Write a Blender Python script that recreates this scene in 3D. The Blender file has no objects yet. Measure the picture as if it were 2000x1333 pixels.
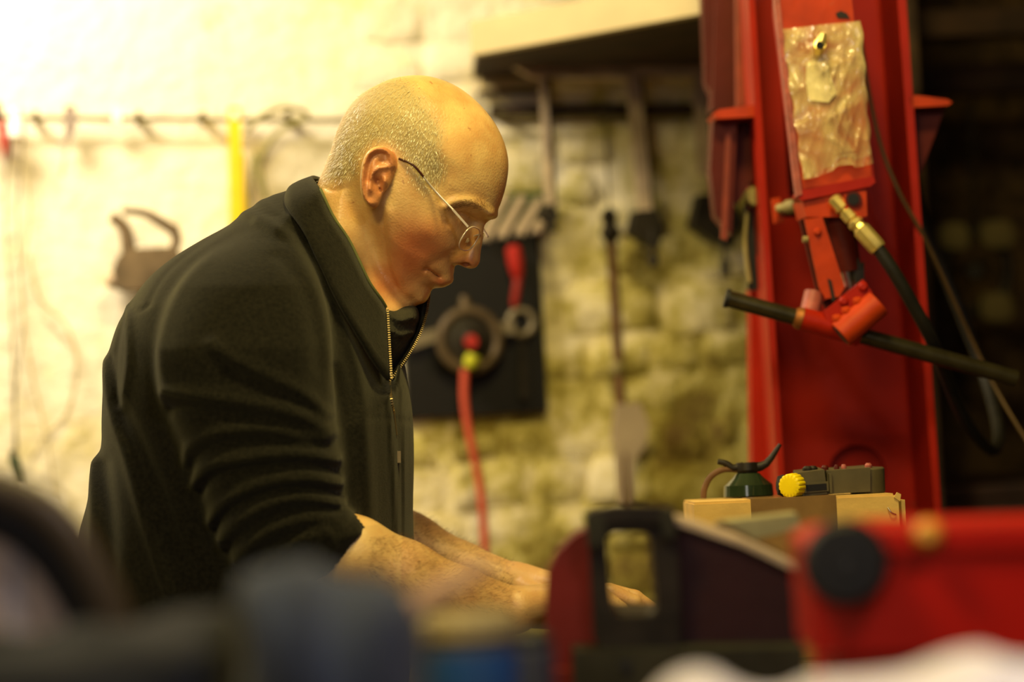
import bpy, bmesh, math, random
import numpy as np
from mathutils import Vector, Matrix
random.seed(7); np.random.seed(7)
S = bpy.context.scene
C = S.collection
PI = math.pi

# ------------------------------------------------------------------ camera, world, lights, exposure
FPX = 4625.0
PITCH, ROLL = math.radians(2.9), math.radians(2.6)
CAM = Vector((0, 0, 1.15))
fwd = Vector((0, math.cos(PITCH), math.sin(PITCH)))
up0 = Vector((0, -math.sin(PITCH), math.cos(PITCH)))
rt0 = Vector((1, 0, 0))
rt = rt0*math.cos(ROLL) - up0*math.sin(ROLL)
up = up0*math.cos(ROLL) + rt0*math.sin(ROLL)
cd = bpy.data.cameras.new('camera'); cam = bpy.data.objects.new('camera', cd); C.objects.link(cam)
cam.matrix_world = Matrix((
    (rt.x, up.x, -fwd.x, CAM.x), (rt.y, up.y, -fwd.y, CAM.y), (rt.z, up.z, -fwd.z, CAM.z), (0, 0, 0, 1)))
cd.sensor_width = 36; cd.lens = FPX/2000*36
cd.clip_start = 0.05
cd.dof.use_dof = True; cd.dof.focus_distance = 2.46; cd.dof.aperture_fstop = cd.lens/36.0
S.camera = cam

def lin(c):
    return tuple(((x/255)/12.92 if x/255 <= .04045 else ((x/255+.055)/1.055)**2.4) for x in c)

w = bpy.data.worlds.new('world'); S.world = w; w.use_nodes = True
w.node_tree.nodes['Background'].inputs[0].default_value = (1.0, .75, .42, 1)
w.node_tree.nodes['Background'].inputs[1].default_value = 0.05

def area(name, loc, target, sx, sy, power, col):
    l = bpy.data.lights.new(name, 'AREA'); l.shape = 'RECTANGLE'; l.size = sx; l.size_y = sy
    l.energy = power; l.color = col
    o = bpy.data.objects.new(name, l); C.objects.link(o); o.location = loc
    o.rotation_euler = (Vector(target)-Vector(loc)).to_track_quat('-Z', 'Y').to_euler()
    return o
WARM = (1.0, .79, .29)
area('ceiling_lamp_light', (.16, 1.85, 2.5), (.05, 2.6, 1.3), .3, .22, 12.5, WARM)
area('bench_strip_light', (-.4, .95, 2.1), (.2, 2.9, 1.35), .35, .2, 7.5, WARM)
area('wall_lamp_light', (-.95, 2.95, 2.35), (-.6, 3.8, 1.3), .5, .25, 18, (1.0, .85, .62))
area('front_fill_light', (-.5, -.9, 1.7), (-.1, 1.3, 1.0), .6, .8, 4.5, (1.0, .90, .86))  # neutral fill added behind the camera for the fronts that face it
area('cloth_fill_light', (.55, .55, 2.0), (.35, 1.05, .9), .15, .15, 3.4, (.95, .90, 1.0))  # unseen fill added to brighten the near white cloth
S.view_settings.view_transform = 'Standard'; S.view_settings.look = 'None'
S.view_settings.gamma = 1; S.view_settings.use_curve_mapping = False
S.view_settings.exposure = 0.7

def U(px, py, d):
    """point seen at (px,py) of a 2000x1333 picture, d metres along the view axis"""
    return CAM + fwd*d + rt*((px-1000)/FPX*d) + up*((666.5-py)/FPX*d)
def CF(x, y, z):
    """camera-aligned frame (right, forward, up) to world"""
    return CAM + rt*x + fwd*y + up*z

# ------------------------------------------------------------------ materials
MATS = {}
def mat(name, col, rough=.6, metal=0, var=.15, scale=30, bump=.0, bscale=None, col2=None, spec=.32, coat=0, sheen=0, wear=None, wscale=12, wth=.62, trans=0, alpha=1, sss=0, emit=None):
    if name in MATS: return MATS[name]
    m = bpy.data.materials.new(name); m.use_nodes = True; nt = m.node_tree; N = nt.nodes; L = nt.links
    b = N['Principled BSDF']
    tc = N.new('ShaderNodeTexCoord')
    c = lin(col); c2 = lin(col2) if col2 else tuple(x*(1-var*2) for x in c)
    nz = N.new('ShaderNodeTexNoise'); nz.inputs['Scale'].default_value = scale; nz.inputs['Detail'].default_value = 6
    L.new(tc.outputs['Object'], nz.inputs['Vector'])
    mr = N.new('ShaderNodeMapRange'); mr.inputs[1].default_value = .35; mr.inputs[2].default_value = .68
    L.new(nz.outputs['Fac'], mr.inputs[0])
    mx = N.new('ShaderNodeMix'); mx.data_type = 'RGBA'
    mx.inputs[6].default_value = (*c, 1); mx.inputs[7].default_value = (*c2, 1)
    L.new(mr.outputs[0], mx.inputs[0]); out = mx.outputs[2]
    if wear:
        nw = N.new('ShaderNodeTexNoise'); nw.inputs['Scale'].default_value = wscale; nw.inputs['Detail'].default_value = 8; nw.inputs['Roughness'].default_value = .7
        L.new(tc.outputs['Object'], nw.inputs['Vector'])
        r2 = N.new('ShaderNodeMapRange'); r2.inputs[1].default_value = wth; r2.inputs[2].default_value = wth+.05
        L.new(nw.outputs['Fac'], r2.inputs[0])
        m2 = N.new('ShaderNodeMix'); m2.data_type = 'RGBA'; L.new(out, m2.inputs[6]); m2.inputs[7].default_value = (*lin(wear), 1)
        L.new(r2.outputs[0], m2.inputs[0]); out = m2.outputs[2]
    L.new(out, b.inputs['Base Color'])
    b.inputs['Roughness'].default_value = rough; b.inputs['Metallic'].default_value = metal
    b.inputs['Specular IOR Level'].default_value = spec
    b.inputs['Coat Weight'].default_value = coat; b.inputs['Sheen Weight'].default_value = sheen
    b.inputs['Transmission Weight'].default_value = trans; b.inputs['Alpha'].default_value = alpha
    if sss:
        b.inputs['Subsurface Weight'].default_value = sss; b.inputs['Subsurface Radius'].default_value = (.008, .003, .0015); b.inputs['Subsurface Scale'].default_value = 1
    if bump:
        n3 = N.new('ShaderNodeTexNoise'); n3.inputs['Scale'].default_value = bscale or scale*4; n3.inputs['Detail'].default_value = 5
        L.new(tc.outputs['Object'], n3.inputs['Vector'])
        bp = N.new('ShaderNodeBump'); bp.inputs['Strength'].default_value = bump; bp.inputs['Distance'].default_value = .01
        L.new(n3.outputs['Fac'], bp.inputs['Height']); L.new(bp.outputs[0], b.inputs['Normal'])
    MATS[name] = m
    return m

RED = mat('red_paint', (164, 32, 9), .42, 0, .12, 9, .04, 90, wear=(110, 78, 60), wscale=22, wth=.70)
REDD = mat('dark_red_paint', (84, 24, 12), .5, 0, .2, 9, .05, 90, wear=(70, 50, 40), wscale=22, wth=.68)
REDO = mat('orange_red_paint', (184, 60, 18), .42, 0, .15, 30, .05, 120, wear=(120, 96, 74), wscale=40, wth=.66)
EDGE = mat('pinkish_paint', (176, 92, 78), .5, 0, .25, 60, .1, 150)  # pinkish tone for the pump edge strip, stub tube and buttons
STEEL = mat('grey_steel', (150, 140, 118), .35, .85, .2, 40)
STEELD = mat('dark_steel', (48, 42, 32), .5, .4, .3, 30, .05, 120)
STEELP = mat('painted_pale_steel', (205, 182, 150), .55, .1, .2, 25)
CHROME = mat('chrome', (225, 220, 215), .12, 1, .02, 20)
for m_ in (RED, REDO, REDD): m_.node_tree.nodes['Principled BSDF'].inputs['Specular IOR Level'].default_value = .16
BRASS = mat('brass', (250, 224, 130), .28, .7, .15, 60)
BLACK = mat('black_plastic', (13, 11, 9), .55, 0, .2, 30)
RUBBER = mat('black_rubber', (32, 30, 22), .55, 0, .2, 50, .05, 200)
YEL = mat('yellow_plastic', (240, 212, 10), .4, 0, .06, 40)
CARD = mat('cardboard', (214, 176, 96), .8, 0, .1, 25, .06, 180)
TAPE = mat('brown_tape', (140, 108, 62), .25, 0, .2, 14, .03, 60)
WOODW = mat('cream_painted_wood', (204, 186, 136), .6, 0, .06, 9, .04, 60)
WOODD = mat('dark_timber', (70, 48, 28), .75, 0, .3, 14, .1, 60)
BENCHW = mat('worn_bench_wood', (96, 78, 52), .7, 0, .3, 10, .1, 60)
GREEN = mat('green_grey_iron', (62, 60, 42), .5, .4, .3, 14, .08, 90)

# ------------------------------------------------------------------ objects and mesh helpers
def tag(o, label=None, cat=None, group=None, kind=None):
    if label: o['label'] = label
    if cat: o['category'] = cat
    if group: o['group'] = group
    if kind: o['kind'] = kind
    return o
def empty(name, loc, label=None, cat=None, group=None):
    o = bpy.data.objects.new(name, None); C.objects.link(o); o.location = loc; o.empty_display_size = .05
    return tag(o, label, cat, group)
def link(name, me, m=None, parent=None, smooth=None, origin=None):
    """mesh in world coordinates; re-centred to its own origin, then parented without moving"""
    if m is not None: me.materials.append(m)
    n = len(me.vertices)
    co = np.empty(n*3, np.float32); me.vertices.foreach_get('co', co); co = co.reshape(-1, 3)
    c = Vector(origin) if origin is not None else Vector(((co.min(0)+co.max(0))/2).tolist())
    if origin is None: c.z = float(co[:, 2].min())
    co -= np.array(c, np.float32); me.vertices.foreach_set('co', co.ravel()); me.update()
    if smooth is not None:
        me.polygons.foreach_set('use_smooth', [True]*len(me.polygons))
        if smooth < 180: 
            me.set_sharp_from_angle(angle=math.radians(smooth))
    o = bpy.data.objects.new(name, me); C.objects.link(o)
    if parent is not None:
        o.parent = parent; o.location = c - world_loc(parent)
    else: o.location = c
    return o
def world_loc(o):
    v = Vector(o.location)
    while o.parent: o = o.parent; v += Vector(o.location)
    return v
def fin(name, bm, m, parent=None, smooth=35, bevel=0, seg=2):
    if bevel:
        es = [e for e in bm.edges if len(e.link_faces) == 2 and e.calc_face_angle(0) > .6]
        bmesh.ops.bevel(bm, geom=es, offset=bevel, segments=seg, profile=.5, affect='EDGES', clamp_overlap=True)
    bmesh.ops.recalc_face_normals(bm, faces=bm.faces)
    me = bpy.data.meshes.new(name); bm.to_mesh(me); bm.free()
    return link(name, me, m, parent, smooth)
def BM(): return bmesh.new()
def add_prism(bm, front, off):
    """front: list of Vector (polygon); off: Vector extrusion"""
    a = [bm.verts.new(p) for p in front]; b = [bm.verts.new(Vector(p)+off) for p in front]
    n = len(a); bm.faces.new(a); bm.faces.new(b[::-1])
    for i in range(n): bm.faces.new((a[i], b[i], b[(i+1) % n], a[(i+1) % n]))
def slab(name, pts, d, th, m, parent=None, bevel=.0015, dd=None, smooth=35):
    """flat piece parallel to the picture, seen outline pts, front at depth d (or a depth per point)"""
    bm = BM()
    add_prism(bm, [U(x, y, (dd[i] if dd else d)) for i, (x, y) in enumerate(pts)], fwd*th)
    return fin(name, bm, m, parent, smooth, bevel)
def frame_of(a, b, hint=None):
    z = (b-a).normalized(); h = hint or (Vector((0, 0, 1)) if abs(z.z) < .9 else Vector((1, 0, 0)))
    x = h.cross(z).normalized(); return x, z.cross(x), z
def add_lathe(bm, a, b, prof, n=20, cap=True):
    """prof: list of (t along a-b 0..1, radius)"""
    a = Vector(a); b = Vector(b); x, y, z = frame_of(a, b); rings = []
    for t, r in prof:
        c = a+(b-a)*t
        rings.append([bm.verts.new(c+(x*math.cos(k*2*PI/n)+y*math.sin(k*2*PI/n))*r) for k in range(n)])
    for i in range(len(rings)-1):
        for k in range(n): bm.faces.new((rings[i][k], rings[i][(k+1) % n], rings[i+1][(k+1) % n], rings[i+1][k]))
    if cap: bm.faces.new(rings[0][::-1]); bm.faces.new(rings[-1])
def smooth_path(pts, k=6):
    P = [Vector(p) for p in pts]
    if len(P) < 3: return P
    out = []
    for i in range(len(P)-1):
        p0 = P[max(i-1, 0)]; p1 = P[i]; p2 = P[i+1]; p3 = P[min(i+2, len(P)-1)]
        for j in range(k):
            t = j/k
            out.append(.5*((2*p1)+(-p0+p2)*t+(2*p0-5*p1+4*p2-p3)*t*t+(-p0+3*p1-3*p2+p3)*t**3))
    out.append(P[-1]); return out
def add_tube(bm, pts, r, n=10, k=6):
    P = smooth_path(pts, k); m = len(P); rings = []
    R = r if callable(r) else (lambda t: r)
    prev = None
    for i, p in enumerate(P):
        t = (P[min(i+1, m-1)]-P[max(i-1, 0)]).normalized()
        if prev is None: x, y, _ = frame_of(Vector((0, 0, 0)), t)
        else:
            x = (prev-t*prev.dot(t)).normalized(); y = t.cross(x)
        prev = x
        rr = R(i/(m-1)); rings.append([bm.verts.new(p+(x*math.cos(q*2*PI/n)+y*math.sin(q*2*PI/n))*rr) for q in range(n)])
    for i in range(m-1):
        for q in range(n): bm.faces.new((rings[i][q], rings[i][(q+1) % n], rings[i+1][(q+1) % n], rings[i+1][q]))
    bm.faces.new(rings[0][::-1]); bm.faces.new(rings[-1])
def tube(name, pts, r, m, parent=None, n=10, k=6):
    bm = BM(); add_tube(bm, pts, r, n, k); return fin(name, bm, m, parent, 50)
def lathe(name, a, b, prof, m, parent=None, n=24, bevel=0):
    bm = BM(); add_lathe(bm, a, b, prof, n); return fin(name, bm, m, parent, 35, bevel)
def add_box(bm, c, sx, sy, sz, X=None, Y=None, Z=None):
    X = (X or Vector((1, 0, 0)))*sx/2; Y = (Y or Vector((0, 1, 0)))*sy/2; Z = (Z or Vector((0, 0, 1)))*sz/2; c = Vector(c)
    v = [bm.verts.new(c+X*i+Y*j+Z*k) for i in (-1, 1) for j in (-1, 1) for k in (-1, 1)]
    for f in ((0, 1, 3, 2), (4, 6, 7, 5), (0, 4, 5, 1), (2, 3, 7, 6), (0, 2, 6, 4), (1, 5, 7, 3)): bm.faces.new([v[i] for i in f])
def box(name, c, sx, sy, sz, m, parent=None, bevel=.002, X=None, Y=None, Z=None):
    bm = BM(); add_box(bm, c, sx, sy, sz, X, Y, Z); return fin(name, bm, m, parent, 35, bevel)

# ------------------------------------------------------------------ implicit surfaces (numpy surface nets)
def poly_sd(X, Z, poly):
    """signed distance (negative inside) of 2-D points to a closed polygon"""
    P = np.array(poly, np.float32); n = len(P); d = np.full(X.shape, 1e9, np.float32); ins = np.zeros(X.shape, bool)
    for i in range(n):
        a = P[i]; b = P[(i+1) % n]; e = b-a; wx = X-a[0]; wz = Z-a[1]
        t = np.clip((wx*e[0]+wz*e[1])/(e@e+1e-12), 0, 1)
        d = np.minimum(d, (wx-e[0]*t)**2+(wz-e[1]*t)**2)
        c = ((a[1] <= Z) & (b[1] > Z)) | ((b[1] <= Z) & (a[1] > Z))
        with np.errstate(divide='ignore', invalid='ignore'):
            ins ^= c & (X < a[0]+(Z-a[1])*e[0]/(e[1] if e[1] != 0 else 1e-9))
    d = np.sqrt(d); return np.where(ins, -d, d)
def line_d(X, Z, pts):
    d = np.full(X.shape, 1e9, np.float32)
    for i in range(len(pts)-1):
        a = np.array(pts[i], np.float32); b = np.array(pts[i+1], np.float32); e = b-a
        t = np.clip(((X-a[0])*e[0]+(Z-a[1])*e[1])/(e@e+1e-12), 0, 1)
        d = np.minimum(d, (X-a[0]-e[0]*t)**2+(Z-a[1]-e[1]*t)**2)
    return np.sqrt(d)
def csm(pts, k=4):
    """closed smooth polygon"""
    n = len(pts); out = []
    P = [np.array(p, float) for p in pts]
    for i in range(n):
        p0, p1, p2, p3 = P[i-1], P[i], P[(i+1) % n], P[(i+2) % n]
        for j in range(k):
            t = j/k; out.append(.5*((2*p1)+(-p0+p2)*t+(2*p0-5*p1+4*p2-p3)*t*t+(-p0+3*p1-3*p2+p3)*t**3))
    return out
def osm(pts, k=5):
    return [(v.x, v.y) for v in smooth_path([(p[0], p[1], 0) for p in pts], k)]
def smin(a, b, k):
    h = np.clip(.5+.5*(b-a)/k, 0, 1); return b+(a-b)*h-k*h*(1-h)
def px2cf(p, d): return ((p[0]-1000)/FPX*d, (666.5-p[1])/FPX*d)
def px2cf3(px, py, d): return np.array(((px-1000)/FPX*d, d, (666.5-py)/FPX*d), np.float32)
def inflate(sd, y, R, W, p=2.2):
    q = np.maximum(0, 1+sd/R); a = np.abs(y)/W
    s = np.minimum(R, W)
    return ((q**p+a**p)**(1/p)-1)*s
def capsule(P, a, b, ra, rb):
    e = b-a; w = P-a; t = np.clip((w@e)/(e@e+1e-12), 0, 1)
    return np.sqrt(((w-t[:, None]*e)**2).sum(1))-(ra+(rb-ra)*t)
def ellipsoid(P, c, r):
    q = np.sqrt((((P-c)/r)**2).sum(1)); return (q-1)*min(r)

def nets(F, o, h):
    """dense field F (negative inside) -> verts (camera frame), quads"""
    s = F < 0
    nx, ny, nz = F.shape
    cnt = np.zeros((nx-1, ny-1, nz-1), np.int8)
    for i in (0, 1):
        for j in (0, 1):
            for k in (0, 1): cnt += s[i:nx-1+i, j:ny-1+j, k:nz-1+k]
    act = (cnt > 0) & (cnt < 8); idx = np.argwhere(act); n = len(idx)
    cid = np.full(act.shape, -1, np.int32); cid[act] = np.arange(n)
    acc = np.zeros((n, 3), np.float32); num = np.zeros((n, 1), np.float32)
    V = {}
    for i in (0, 1):
        for j in (0, 1):
            for k in (0, 1): V[i, j, k] = F[idx[:, 0]+i, idx[:, 1]+j, idx[:, 2]+k]
    cs = list(V)
    for a in cs:
        for ax in range(3):
            if a[ax]: continue
            b = list(a); b[ax] = 1; b = tuple(b)
            fa, fb = V[a], V[b]; m = (fa < 0) != (fb < 0)
            t = np.where(m, fa/np.where(fa-fb == 0, 1, fa-fb), 0)
            p = np.tile(np.array(a, np.float32), (n, 1)); p[:, ax] = t
            acc += p*m[:, None]; num += m[:, None]
    co = (idx+acc/num)*h+np.array(o, np.float32)
    Q = []
    for ax in range(3):
        sl0 = [slice(None)]*3; sl1 = [slice(None)]*3; sl0[ax] = slice(0, -1); sl1[ax] = slice(1, None)
        e = s[tuple(sl0)] != s[tuple(sl1)]; flip = s[tuple(sl0)]
        u, v = (ax+1) % 3, (ax+2) % 3
        ii = np.argwhere(e); ii = ii[(ii[:, u] > 0) & (ii[:, v] > 0) & (ii[:, u] < F.shape[u]-1) & (ii[:, v] < F.shape[v]-1)]
        def c(du, dv):
            q = ii.copy(); q[:, u] -= du; q[:, v] -= dv; return cid[q[:, 0], q[:, 1], q[:, 2]]
        f = flip[ii[:, 0], ii[:, 1], ii[:, 2]]
        q = np.stack((c(1, 1), c(0, 1), c(0, 0), c(1, 0)), 1); q[~f] = q[~f][:, ::-1]
        Q.append(q)
    return co, np.concatenate(Q)
def net_mesh(name, F, o, h, m, parent, smooth_it=2, cam_frame=True):
    co, q = nets(F, o, h)
    for _ in range(smooth_it):
        a = np.zeros_like(co); c = np.zeros(len(co), np.float32)
        for k in range(4):
            i, j = q[:, k], q[:, (k+1) % 4]
            for ax in range(3): a[:, ax] += np.bincount(i, co[j, ax], len(co))+np.bincount(j, co[i, ax], len(co))
            c += np.bincount(i, minlength=len(co))+np.bincount(j, minlength=len(co))
        co = co*.5+.5*a/c[:, None]
    cf = co.copy()
    M = np.array((rt, fwd, up), np.float32)
    wc = co@M+np.array(CAM, np.float32)
    me = bpy.data.meshes.new(name)
    me.vertices.add(len(wc)); me.vertices.foreach_set('co', wc.ravel())
    me.loops.add(len(q)*4); me.loops.foreach_set('vertex_index', q.ravel().astype(np.int32))
    me.polygons.add(len(q)); me.polygons.foreach_set('loop_start', np.arange(0, len(q)*4, 4, dtype=np.int32))
    me.update(calc_edges=True); me.validate()
    ob = link(name, me, m, parent, 180)
    return ob, cf, wc
def grid(lo, hi, h):
    n = [int(math.ceil((b-a)/h))+1 for a, b in zip(lo, hi)]
    return [np.arange(k, dtype=np.float32)*h+a for k, a in zip(n, lo)]
def blob(name, poly, d, W, R, m, parent=None, h=.004, folds=(), seed=0, wrinkle=0, p=2.2, k=4, lumps=None):
    """soft thing: outline (px) inflated about depth d, with fold strokes ((pts), width px, height m)"""
    pc = [px2cf(q, d) for q in (csm(poly, k) if k else poly)]
    a = np.array(pc); pad = .02
    xs, ys, zs = grid((a[:, 0].min()-pad, d-W-pad, a[:, 1].min()-pad), (a[:, 0].max()+pad, d+W+pad, a[:, 1].max()+pad), h)
    X, Z = np.meshgrid(xs, zs, indexing='ij')
    sd = poly_sd(X, Z, pc)
    E = np.zeros_like(sd)
    for pts, wd, amp in folds:
        E += amp*np.exp(-(line_d(X, Z, [px2cf(q, d) for q in osm(pts)])/(wd/FPX*d))**2)
    F = inflate(sd[:, None, :], ys[None, :, None]-d, R, W, p) - E[:, None, :]
    if wrinkle:
        r = np.random.RandomState(seed)
        for i in range(7):
            kx, ky, kz = r.uniform(-1, 1, 3)*r.uniform(40, 130); ph = r.uniform(0, 6)
            F += wrinkle/3*np.sin(kx*xs[:, None, None]+ky*ys[None, :, None]+kz*zs[None, None, :]+ph+1.5*np.sin(xs[:, None, None]*37+ph))
    return net_mesh(name, F.astype(np.float32), (xs[0], ys[0], zs[0]), h, m, parent)[0]

# ------------------------------------------------------------------ the room
def wall_mat(name, stops, dark, rough=.9):
    """limewashed stone: whitewash worn off towards the right and the floor (world position), green and ochre patches"""
    m = bpy.data.materials.new(name); m.use_nodes = True; nt = m.node_tree; N = nt.nodes; L = nt.links; b = N['Principled BSDF']
    g = N.new('ShaderNodeNewGeometry'); oi = N.new('ShaderNodeObjectInfo')
    sep = N.new('ShaderNodeSeparateXYZ'); L.new(g.outputs['Position'], sep.inputs[0])
    def noise(sc, det=6, ro=.6):
        n = N.new('ShaderNodeTexNoise'); n.inputs['Scale'].default_value = sc; n.inputs['Detail'].default_value = det; n.inputs['Roughness'].default_value = ro
        L.new(g.outputs['Position'], n.inputs['Vector']); return n.outputs['Fac']
    def math_(op, a, b_):
        n = N.new('ShaderNodeMath'); n.operation = op
        for i, v in enumerate((a, b_)):
            if isinstance(v, (int, float)): n.inputs[i].default_value = v
            else: L.new(v, n.inputs[i])
        return n.outputs[0]
    # wear = how much wash is gone
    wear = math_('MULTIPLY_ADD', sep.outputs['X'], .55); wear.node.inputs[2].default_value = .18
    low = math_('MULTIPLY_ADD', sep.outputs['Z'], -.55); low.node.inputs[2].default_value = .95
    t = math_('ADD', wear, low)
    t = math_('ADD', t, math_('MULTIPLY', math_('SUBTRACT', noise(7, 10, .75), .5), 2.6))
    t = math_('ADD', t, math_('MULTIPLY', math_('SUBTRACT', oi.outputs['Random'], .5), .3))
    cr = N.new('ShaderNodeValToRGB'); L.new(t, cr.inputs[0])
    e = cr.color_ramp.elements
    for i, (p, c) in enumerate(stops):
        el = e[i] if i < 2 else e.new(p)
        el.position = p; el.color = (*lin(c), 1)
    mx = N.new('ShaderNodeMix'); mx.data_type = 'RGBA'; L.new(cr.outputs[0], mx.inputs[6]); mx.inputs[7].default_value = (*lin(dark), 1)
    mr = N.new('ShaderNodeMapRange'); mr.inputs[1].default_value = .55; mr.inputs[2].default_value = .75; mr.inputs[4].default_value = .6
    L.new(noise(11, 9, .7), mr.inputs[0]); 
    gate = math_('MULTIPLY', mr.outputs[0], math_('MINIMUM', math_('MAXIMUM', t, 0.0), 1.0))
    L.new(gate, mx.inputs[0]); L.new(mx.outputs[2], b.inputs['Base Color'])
    b.inputs['Roughness'].default_value = rough; b.inputs['Specular IOR Level'].default_value = .25
    bp = N.new('ShaderNodeBump'); bp.inputs['Strength'].default_value = .8; bp.inputs['Distance'].default_value = .014
    L.new(noise(24), bp.inputs['Height']); L.new(bp.outputs[0], b.inputs['Normal'])
    return m
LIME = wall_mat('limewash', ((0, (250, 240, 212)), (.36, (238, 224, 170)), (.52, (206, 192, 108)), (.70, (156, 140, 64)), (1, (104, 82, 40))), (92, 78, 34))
SHADESTONE = mat('shade_darkened_stone', (92, 70, 38), .9, 0, .3, 5, .3, 30, col2=(28, 20, 12))  # stone colour darkened to paint in the shade of the right-hand bay
PLAST = mat('grubby_plaster', (176, 158, 112), .9, 0, .15, 4, .1, 40)
CONC = mat('concrete_floor', (104, 96, 82), .8, 0, .2, 5, .1, 60)

def struct(name, bm, m, smooth=35, bevel=0): return tag(fin(name, bm, m, None, smooth, bevel), kind='structure')
def sbox(name, lo, hi, m):
    bm = BM(); lo = Vector(lo); hi = Vector(hi); s = hi-lo; add_box(bm, (lo+hi)/2, s.x, s.y, s.z); return struct(name, bm, m)
sbox('floor', (-2.5, -1.7, -.1), (2.6, 5.4, 0), CONC)
sbox('ceiling', (-2.5, -1.7, 2.7), (2.6, 5.4, 2.8), PLAST)
sbox('wall_left', (-2.5, -1.7, 0), (-2.4, 3.6, 2.7), PLAST)
sbox('wall_right', (2.5, -1.7, 0), (2.6, 5.4, 2.7), SHADESTONE)
sbox('wall_front', (-2.5, -1.8, 0), (2.6, -1.7, 2.7), PLAST)
WA = Vector((-.8, 3.7, 0)); WU = Vector((1.665, .4, 0)).normalized(); WN = Vector((WU.y, -WU.x, 0))
def Wp(px, py, off=0.0):
    d = fwd + rt*((px-1000)/FPX) + up*((666.5-py)/FPX)
    t = (off+(WA-CAM).dot(WN))/d.dot(WN)
    return CAM+d*t
def wslab(name, pts, off, th, m, parent=None, bevel=.0015):
    bm = BM(); add_prism(bm, [Wp(x, y, off) for x, y in pts], -WN*th); return fin(name, bm, m, parent, 35, bevel)
S0, S1 = -1.75, 1.545
bm = BM()
a = WA+WU*S0; b_ = WA+WU*S1
add_prism(bm, [a, b_, b_-WN*.35, a-WN*.35], Vector((0, 0, 2.7)))
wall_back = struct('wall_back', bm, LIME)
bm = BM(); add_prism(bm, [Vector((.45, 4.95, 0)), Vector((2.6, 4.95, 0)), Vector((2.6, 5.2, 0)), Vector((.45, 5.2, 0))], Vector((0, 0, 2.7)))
wall_rear = struct('wall_rear', bm, SHADESTONE)
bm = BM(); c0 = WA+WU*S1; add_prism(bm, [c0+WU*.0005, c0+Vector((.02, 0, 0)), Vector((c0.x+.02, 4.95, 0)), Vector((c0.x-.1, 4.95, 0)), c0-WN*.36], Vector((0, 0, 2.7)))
struct('wall_return', bm, SHADESTONE)

protos = []
for k in range(14):
    r = random.Random(k); bm = BM()
    bmesh.ops.create_cube(bm, size=1)
    bmesh.ops.subdivide_edges(bm, edges=bm.edges, cuts=1, use_grid_fill=True)
    for v in bm.verts:
        c = v.co
        f = 1-.10*(abs(c.x) > .4 and abs(c.z) > .4)-.02*(abs(c.x) > .4 or abs(c.z) > .4)
        v.co = Vector((c.x*f*r.uniform(.82, 1.1), c.y*(.62 if (abs(c.x) > .4 or abs(c.z) > .4) else 1)*r.uniform(.85, 1.15), c.z*f*r.uniform(.78, 1.12)))
    me = bpy.data.meshes.new('stone'); bm.to_mesh(me); bm.free()
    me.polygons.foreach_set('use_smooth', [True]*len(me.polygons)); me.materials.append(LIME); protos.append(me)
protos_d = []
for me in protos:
    m2 = me.copy(); m2.materials.clear(); m2.materials.append(SHADESTONE); protos_d.append(m2)
def stones(parent, org, ux, nrm, s0, s1, z0, z1, pr, rh, rw, seed):
    r = random.Random(seed); z = z0; base = world_loc(parent); ang = math.atan2(ux.y, ux.x)
    while z < z1:
        h = r.uniform(*rh); s = s0-r.uniform(0, .05)
        while s < s1:
            wd = r.uniform(*rw)*(.8 if h < sum(rh)/2 else 1.1); wd = min(wd, s1-s)
            if wd < .035: break
            o = bpy.data.objects.new('stone', r.choice(pr)); C.objects.link(o); o.parent = parent
            p = org+ux*(s+wd/2)+Vector((0, 0, z+h/2+r.uniform(-.014, .014)))+nrm*r.uniform(-.010, .002)
            o.location = p-base; o.scale = (max(wd-.005, .02), r.uniform(.014, .034), h-.003)
            o.rotation_euler = (r.uniform(-.06, .06), r.uniform(-.16, .16), ang+r.uniform(-.06, .06))
            s += wd
        z += h
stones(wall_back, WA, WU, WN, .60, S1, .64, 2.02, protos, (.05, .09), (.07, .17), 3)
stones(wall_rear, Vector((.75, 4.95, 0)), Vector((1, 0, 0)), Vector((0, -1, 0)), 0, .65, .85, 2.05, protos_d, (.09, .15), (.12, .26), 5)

# rafters in the dark right-hand bay
for i, (y0, y1, d, x0) in enumerate(((14, 66, 4.3, 1775), (120, 178, 4.6, 1800))):
    bm = BM(); add_prism(bm, [U(x0, y0+8, d), U(2120, y0-6, d), U(2120, y1-6, d), U(x0, y1+6, d)], fwd*.09)
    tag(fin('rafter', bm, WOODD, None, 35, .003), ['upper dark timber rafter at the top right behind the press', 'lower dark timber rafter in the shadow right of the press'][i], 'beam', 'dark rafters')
o = empty('back_shelf', U(1990, 1004, 4.2), 'dark shelf ledge in the shadow low behind the press', 'shelf')
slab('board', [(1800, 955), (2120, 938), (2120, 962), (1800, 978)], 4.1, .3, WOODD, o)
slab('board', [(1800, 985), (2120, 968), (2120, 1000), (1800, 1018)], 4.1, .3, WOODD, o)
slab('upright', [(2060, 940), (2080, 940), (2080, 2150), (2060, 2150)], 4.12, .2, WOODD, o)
slab('upright', [(1820, 975), (1838, 974), (1838, 2150), (1820, 2150)], 4.12, .2, WOODD, o)
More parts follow.
